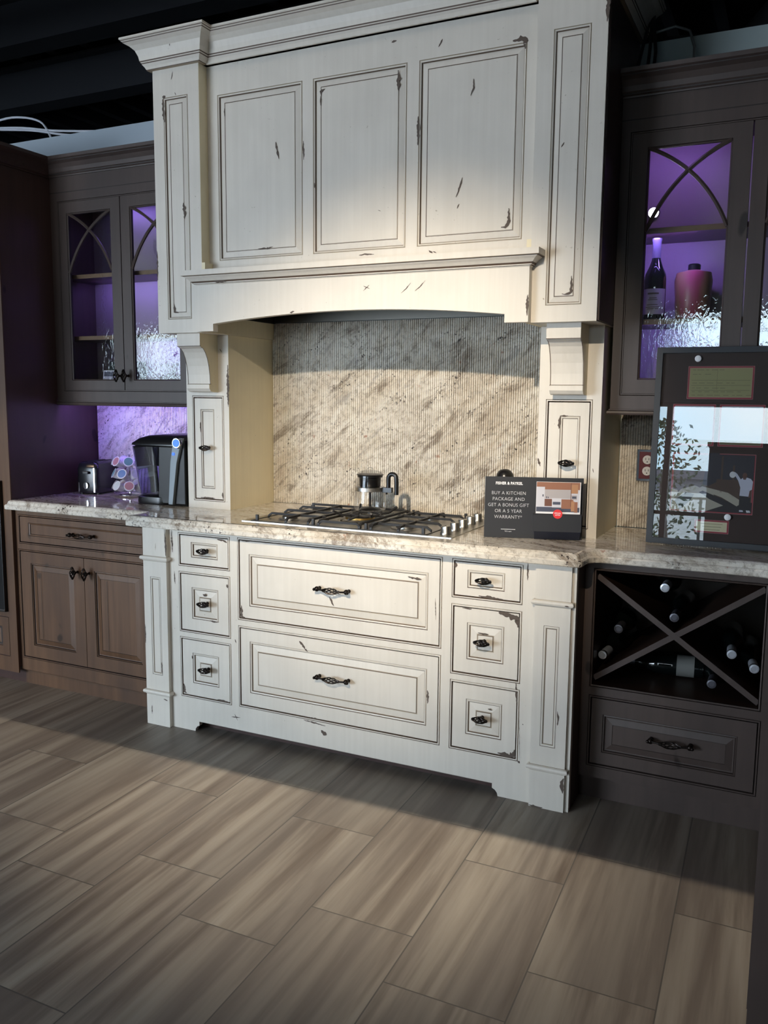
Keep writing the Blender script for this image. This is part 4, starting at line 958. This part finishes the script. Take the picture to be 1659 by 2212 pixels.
m = M(); m.lathe([(.0065, -.093), (.006, -.098), (0, -.099)], BLIT, (.136, 0, .240), 14, 'y'); plabel(m.build('power_button', cm, True), 'blue glowing button')
ca = thing('coffee_pod_carousel', 'revolving rack of white coffee pods between toaster and coffee maker', 'pod rack', (-.512, .50, CT))
m = M(); m.lathe([(.0, 0), (.052, 0), (.055, .004), (.055, .010), (.045, .012), (.012, .013), (.006, .016), (.006, .205), (.010, .210), (0, .214)], CHROME, n=24)
for z in (.045, .105, .165):
    m.tube([(.040 * math.cos(2 * PI * i / 18), .040 * math.sin(2 * PI * i / 18), z) for i in range(19)], .0018, CHROME, 5, False)
m.build('rack', ca, True)
podw = mat('white pod cup', (.72, .70, .76), .45); lids = [mat('pod lid ' + n_, c_, .35) for n_, c_ in (('blue', (.14, .24, .50)), ('teal', (.10, .24, .26)), ('rose', (.42, .20, .24)), ('silver', (.6, .62, .68)))]
podm = []
for lm in lids:
    m = M(); m.lathe([(.0, -.040), (.016, -.040), (.0175, -.036), (.0225, -.002), (.0255, -.002), (.0255, 0), (.021, .0004), (0, .0004)], podw, n=18, seg=[podw] * 5 + [podw, lm]); o = m.build('pod_proto'); podm.append(o.data); bpy.data.objects.remove(o)
lvn = ['bottom', 'middle', 'top']
for lv, z in enumerate((.048, .108, .168)):
    for k in range(7):
        a = 2 * PI * k / 7 + lv * .45
        o = bpy.data.objects.new('coffee_pod', podm[(k * 3 + lv) % 4]); COL.objects.link(o)
        o.location = (-.512 + .078 * math.cos(a), .50 + .078 * math.sin(a), CT + z + .012); o.rotation_euler = Vector((math.cos(a) * .9, math.sin(a) * .9, .45)).to_track_quat('Z', 'Y').to_euler()
        tag(o, 'white coffee pod with a ' + ['blue', 'teal', 'rose', 'silver'][(k * 3 + lv) % 4] + ' lid, ' + lvn[lv] + ' tier of the pod rack', 'coffee pod', 'coffee pods on the rack')
to = thing('toaster', 'black two-slice toaster on the counter beside the tall oven cabinet', 'toaster', (-.775, .563, CT), (0, 0, R(10)))
to.scale = (.84, .76, 1)
TB = mat('black toaster shell', (.012, .012, .014), .22)
m = M(); loft(m, [(rrect(-.072, .072, -.135, .135, .02), .008), (rrect(-.075, .075, -.138, .138, .025), .02), (rrect(-.075, .075, -.138, .138, .025), .13), (rrect(-.068, .068, -.130, .130, .025), .155), (rrect(-.052, .052, -.118, .118, .025), .165)], TB)
for x in (-.03, .012): m.box(x, x + .018, -.10, .10, .1645, .1665, DARK)
m.build('shell', to, True)
m = M(); m.box(.046, .054, -.1405, -.132, .012, .135, CHROME); m.build('trim_strip', to, True)
m = M(); m.box(-.060, -.052, -.1405, -.132, .012, .06, CHROME); m.build('trim_strip', to, True)
m = M(); m.box(-.018, .018, -.158, -.136, .105, .118, BLACK); m.build('lever', to, True, bevel=.002)
m = M(); m.lathe([(.017, -.138), (.016, -.150), (.0, -.151)], CHROME, (-.005, 0, .045), 18, 'y'); m.box(-.007, -.003, -.154, -.1505, .033, .057, BLACK); m.build('dial', to, True)
for s_ in (-1, 1):
    for q_ in (-1, 1): m = M(); m.lathe([(.008, 0), (.008, .009)], BLACK, (.055 * s_, .11 * q_, 0), 8); m.build('foot', to, True)

# ------------------------------------------------------------------ CONTENTS OF THE WALL CABINETS
BOT = mat('dark bottle glass', (.004, .006, .006), .06, spec=.7, coat=.3); LAB = mat('cream bottle label', (.66, .62, .60), .6); CAP = mat('foil capsule', (.20, .20, .24), .3, .5)
def bottle_prof(h, r): return [(0, 0), (r * .9, 0), (r, .006), (r, h * .50), (r * .96, h * .56), (r * .62, h * .66), (r * .42, h * .74), (r * .38, h * .80), (r * .38, h * .97), (r * .42, h * .975), (r * .42, h), (0, h)]
wb = thing('wine_bottle', 'dark wine bottle with white label standing upright behind the right glass door', 'bottle', (1.976, .50, 1.7055))
m = M(); m.lathe(bottle_prof(.286, .038), BOT, n=28); m.build('bottle_glass', wb, True)
m = M(); m.lathe([(.0155, .205), (.0155, .277), (.017, .279), (.017, .287), (0, .287)], CAP, n=18); m.build('capsule', wb, True)
m = M(); m.grid([[(.0384 * math.cos(R(a)), .0384 * math.sin(R(a)), z) for a in range(-165, -14, 10)] for z in (.018, .108)], LAB)
for z, w_ in ((.088, 30), (.074, 20), (.068, 26), (.05, 34), (.042, 40), (.036, 30)): m.grid([[(.0387 * math.cos(R(a)), .0387 * math.sin(R(a)), zz) for a in range(-90 - w_, -89 + w_, 10)] for zz in (z, z + (.006 if z > .08 else .0025))], INK)
m.build('paper_label', wb, True, fixn=False)
vs = thing('ceramic_jug', 'squat pink and tan ceramic jug with black lid beside the standing wine bottle', 'jug', (2.10, .565, 1.7055))
JUG = mat('pink glazed ceramic', (.40, .10, .12), .35); tj = NT(JUG); tj.color(tj.ramp(tj.noise(tj.obj((14, 14, 4)), 1, 3), [(.4, (.42, .09, .13)), (.6, (.36, .20, .10))]))
m = M(); m.lathe([(0, 0), (.052, 0), (.058, .01), (.062, .08), (.066, .14), (.060, .168), (.030, .176), (.022, .178), (0, .178)], JUG, n=28); m.build('jug_body', vs, True)
m = M(); m.lathe([(.022, .178), (.022, .196), (.018, .200), (0, .200)], BLACK, n=18); m.build('lid', vs, True)
# puck light inside the right cabinet
pk = thing('puck_light', 'glaring round LED puck on the back panel inside the right glass cabinet', 'lamp', (1.930, .684, 2.118))
m = M(); m.lathe([(.022, 0), (.022, -.010), (.019, -.013)], CHROME, n=20, axis='y', caps=False); m.build('housing', pk, True)
m = M(); m.lathe([(.0185, -.0125), (0.0, -.0125)], mat('led lens', (.9, .9, 1), .4, emit=(.86, .80, 1.0), estr=40), n=20, axis='y'); m.build('lens', pk, True)
# left cabinet: catalogue, box, glasses, dried flowers
ct_ = thing('kitchen_catalogue', 'open white kitchen catalogue standing behind the left glass door, bottom shelf', 'book', (-.64, .56, 1.4105), (R(-10), 0, R(8)))
m = M(); m.box(-.085, .085, 0, .012, 0, .13, WHITE)
for a, b, c_, d, mt in ((-.08, .08, .004, .10, BWH), (-.08, .08, .10, .125, BFL), (-.03, -.01, .05, .12, WHITE), (.01, .07, .03, .035, BST), (.01, .07, .05, .055, BST), (.0, .075, .01, .018, BST), (-.075, -.04, .01, .06, BST)): m.face([(a, -.0005, c_), (b, -.0005, c_), (b, -.0005, d), (a, -.0005, d)], mt)
m.build('cover', ct_, True, fixn=False)
dk = thing('sample_box', 'dark green sample box with white lettering behind the white catalogue', 'box', (-.63, .60, 1.4105))
DG = mat('dark green box', (.008, .02, .018), .5)
m = M(); m.box(-.085, .10, 0, .06, 0, .172, DG); m.build('carton', dk, True)
text_mesh('printed_name', 'DURA', .026, WHITE, dk, (.035, -.0008, .152), bold=.0006)
m = M(); m.lathe([(.014, -.0012), (.014, 0)], WHITE, (-.03, 0, .152), 16, 'y'); m.build('printed_logo', dk, True)
for i, (gx, gy) in enumerate(((-.335, .56), (-.27, .60), (-.205, .55), (-.135, .60))):
    m = M(); m.lathe([(0, .001), (.030, 0), (.030, .003), (.005, .006), (.004, .06), (.010, .068), (.030, .09), (.034, .12), (.031, .155)], CGLASS, (0, 0, 0), 20, caps=False)
    o = m.build('wine_glass', fixn=False); o.location = (gx, gy, 2.0); tag(o, ['stemmed clear glass on the top shelf, nearest the two door knobs', 'stemmed clear glass on the top shelf, second from the door seam', 'stemmed clear glass on the top shelf, third from the door seam', 'stemmed clear glass on the top shelf, nearest the cream hood column'][i], 'glass', 'glasses on the top shelf of the left cabinet')
fl = thing('dried_flower_vase', 'dim vase of dried flowers behind the left cabinet right-hand door', 'vase', (-.31, .58, 1.4105))
m = M(); m.lathe([(0, 0), (.03, 0), (.038, .03), (.022, .07), (.026, .08)], PD, n=20, caps=False); m.build('vase', fl, True)
m = M(); fm = mat('dried petals', (.20, .12, .14), .8)
for i in range(46):
    a, b_2 = random.uniform(0, 2 * PI), random.uniform(.02, .055); z = random.uniform(.08, .17); p = (b_2 * math.cos(a), b_2 * .8 * math.sin(a), z)
    m.tube([(0, 0, .06), (p[0] * .6, p[1] * .6, z * .8), p], .0008, fm, 4); ball(m, p, random.uniform(.005, .010), fm, 6)
o = m.build('dried_flowers', fl, True); o['kind'] = 'stuff'

# ------------------------------------------------------------------ WINE BOTTLES IN THE RACK
SILC = mat('bright foil cap', (.55, .58, .64), .3, .5); DKC = mat('dark foil cap', (.10, .10, .12), .35, .5); LABG = mat('grey bottle label', (.16, .16, .15), .7)
m = M(); m.lathe(bottle_prof(.30, .038), BOT, n=24); _b = m.build('b_proto'); bmesh_b = _b.data; bpy.data.objects.remove(_b)
capm = {}
for nm, mt in (('bright', SILC), ('dim', DKC)):
    m = M(); m.lathe([(.0155, .235), (.0158, .300), (.0150, .3035), (.010, .3045), (.009, .3035), (0, .3035)], mt, n=20); _b = m.build('c_proto'); capm[nm] = _b.data; bpy.data.objects.remove(_b)
m = M(); m.lathe([(.0385, .03), (.0385, .09)], LABG, n=24, caps=False); _b = m.build('l_proto'); labm = _b.data; bpy.data.objects.remove(_b)
# (x, z of the cap, cap kind, label, depth of cap)
rack = [((2.104, .20, .783), (0, -1, .0), 'bright', 'bottle with bright foil cap lying in the top cell, upper one'), ((2.142, .18, .688), (.0, -1, 0), 'dim', 'bottle with dim foil cap in the top cell, just above the crossing'),
        ((1.904, .20, .519), (-.13, -1, -.05), 'bright', 'bottle with bright foil cap at the bottom of the left cell'), ((2.328, .20, .580), (.07, -1, -.02), 'bright', 'bottle with bright foil cap in the right cell, left of its neighbour'),
        ((2.400, .20, .541), (.12, -1, 0), 'bright', 'bottle with bright foil cap in the right cell, nearest the side wall'), ((2.271, .20, .469), (0, -1, 0), 'dim', 'bottle with dim foil cap in the bottom cell, right of the labelled bottle'),
        ((1.952, .22, .615), (0, -1, .02), 'dim', 'dim bottle lying in the left cell above the bright capped one')]
def rack_bottle(pos, rot, cap, label, lab=False):
    r_ = thing('wine_bottle', label, 'bottle', pos, rot, 'bottles lying in the wine rack')
    for nm, me in (('bottle_glass', bmesh_b), ('capsule', capm[cap])) + ((('paper_label', labm),) if lab else ()):
        o = bpy.data.objects.new(nm, me); COL.objects.link(o); o.parent = r_
for p_, d_, k, lab in rack:
    d_ = Vector(d_).normalized(); rack_bottle(Vector(p_) - d_ * .304, d_.to_track_quat('Z', 'Y').to_euler(), k, lab)
rack_bottle((2.228, .37, .471), (0, R(-90), R(5)), 'dim', 'bottle with pale label lying sideways in the bottom cell', True)

# ------------------------------------------------------------------ ABOVE THE PARTITION: duct, cables, brace
blk = mat('black cable sheath', (.010, .010, .012), .5); wht = mat('white cable sheath', (.62, .64, .70), .5); gryc = mat('grey flex conduit', (.22, .24, .24), .4, .5)
for i, (pts, r, mt, lb_) in enumerate([
    ([(1.872, .80, 3.3), (1.885, .66, 2.80), (1.878, .58, 2.68), (1.868, .52, 2.56)], .006, blk, 'black cable dropping behind the right cabinet crown, leftmost'),
    ([(1.875, .80, 3.3), (1.893, .66, 2.80), (1.905, .58, 2.68), (1.908, .52, 2.56)], .006, blk, 'black cable dropping behind the right cabinet crown, middle'),
    ([(1.878, .80, 3.3), (1.900, .66, 2.80), (1.925, .58, 2.66), (1.930, .52, 2.56)], .006, blk, 'black cable dropping behind the right cabinet crown, rightmost'),
    ([(1.90, .66, 2.755), (1.98, .655, 2.765), (2.03, .65, 2.74), (2.05, .64, 2.68), (2.055, .60, 2.58)], .005, gryc, 'grey flexible conduit curving over the right partition')]):
    m = M(); P = pts; m.tube(P, r, mt, 8); tag(m.build('cable'), lb_, 'cable', 'cables above the right cabinet')
for i, pts in enumerate([[(-3.0, 1.05, 2.98), (-2.2, 1.0, 2.98), (-1.7, .95, 2.93), (-1.35, .9, 2.86), (-1.0, .84, 2.80), (-.8, .80, 2.765)], [(-2.8, 1.0, 2.95), (-2.1, .98, 2.96), (-1.6, .93, 2.90), (-1.25, .87, 2.82), (-1.0, .80, 2.765)], [(-2.0, 1.0, 2.99), (-1.75, .98, 3.0), (-1.5, .95, 2.94), (-1.32, .86, 2.80), (-1.26, .80, 2.765)]]):
    # smooth the run
    P = []
    for a in range(len(pts) - 1):
        p0 = Vector(pts[max(a - 1, 0)]); p1 = Vector(pts[a]); p2 = Vector(pts[a + 1]); p3 = Vector(pts[min(a + 2, len(pts) - 1)])
        for s_ in range(6):
            t_ = s_ / 6; P.append(.5 * ((2 * p1) + (p2 - p0) * t_ + (2 * p0 - 5 * p1 + 4 * p2 - p3) * t_ ** 2 + (3 * p1 - p0 - 3 * p2 + p3) * t_ ** 3))
    P.append(Vector(pts[-1])); m = M(); m.tube(P, .006, wht, 8)
    tag(m.build('cable'), ['white cable arching above the left partition, highest one', 'white cable arching above the left partition, middle one', 'white cable above the left partition that drops steeply to its top'][i], 'cable', 'white cables above the left partition')
m = M(); m.tube([(1.90, .95, 2.80), (2.2, 1.0, 2.80), (3.4, 1.4, 4.3)], .045, CEIL, 10); tag(m.build('ceiling_brace'), 'thick black diagonal brace in the upper right corner', 'brace')

# ------------------------------------------------------------------ OUTSIDE (seen mirrored in the picture glass)
m = M(); GRV = mat('gravel lot', (.30, .30, .31), .9); tg = NT(GRV); tg.color(tg.ramp(tg.noise(tg.obj((1, 1, 1)), 9, 5), [(.35, (.30, .31, .28)), (.6, (.55, .56, .60))]))
m.grid([[(-40, y, z), (40, y, z)] for y, z in ((-6.75, -.13), (-8.5, -.10), (-14, .35), (-30, 2.25), (-60, 2.6))], GRV); tag(m.build('gravel_lot', fixn=False), 'pale gravel lot outside the shopfront', 'ground')
tr = thing('outdoor_tree', 'leafy tree outside the shopfront, mirrored in the picture glass', 'tree', (.62, -10.5, -.13))
TRK = mat('bark', (.08, .06, .05), .9); LEAF = mat('tree leaves', (.05, .10, .04), .6)
m = M(); m.tube([(0, 0, 0), (.03, 0, .9), (-.05, .02, 1.7), (0, 0, 2.4)], [.07, .055, .04, .02], TRK, 8); m.build('trunk', tr, True)
m = M()
for i in range(900):
    u = random.gauss(0, .36); v_ = random.gauss(0, .3); z = random.uniform(.5, 2.75); k = math.sin(PI * min(1, (z - .3) / 2.7)) * 1.05; c_ = Vector((u * k - .10, v_ * k, z)); d1 = Vector((random.gauss(0, 1), random.gauss(0, 1), random.gauss(0, 1))).normalized(); d2 = d1.orthogonal().normalized(); s_ = .045
    m.face([c_ - d1 * s_, c_ + d2 * s_ * .6, c_ + d1 * s_, c_ - d2 * s_ * .6], LEAF)
m.build('foliage', tr, True, fixn=False)
fn = thing('rail_fence', 'thin metal rail fence outside the shopfront', 'fence', (1, -12, .15))
m = M()
for x in range(-6, 7): m.tube([(x * 1.8, 0, 0), (x * 1.8, 0, 1.35)], .025, BLACKM, 6); 
m.tube([(-12, 0, 1.33), (12, 0, 1.33)], .022, BLACKM, 6); m.tube([(-12, 0, .35), (12, 0, .35)], .018, BLACKM, 6); m.build('rails', fn, True)
bd = thing('distant_warehouse', 'low grey warehouse far across the gravel lot', 'building', (2, -38, 2.2))
m = M(); WH_ = mat('warehouse siding', (.22, .22, .26), .8); m.box(-9, 9, -4, 4, 0, .75, WH_); m.build('wall', bd, True)
m = M(); m.prism([(-9.3, .75), (9.3, .75), (8.6, 1.1), (-8.6, 1.1)], -4.3, 4.3, mat('warehouse roof', (.15, .14, .17), .8)); m.build('roof', bd, True)
# dark display wardrobe near the shopfront window (its silhouette shows in the picture glass)
dw = thing('display_wardrobe', 'tall dark display cabinet standing by the shopfront window', 'cabinet', (2.2, -5.7, 0))
m = M(); m.box(-.52, .9, -.25, .25, .06, 1.78, WOODS); m.box(-.54, .92, -.27, .27, 1.78, 1.82, WOODS); m.box(-.48, .86, -.22, .22, 0, .06, BLACK); m.build('carcass', dw, True)
for a in (-.50, .20): 
    m = M(); m.box(a, a + .68, -.265, -.25, .10, 1.74, WOODD); m.build('door', dw, True, bevel=.003)
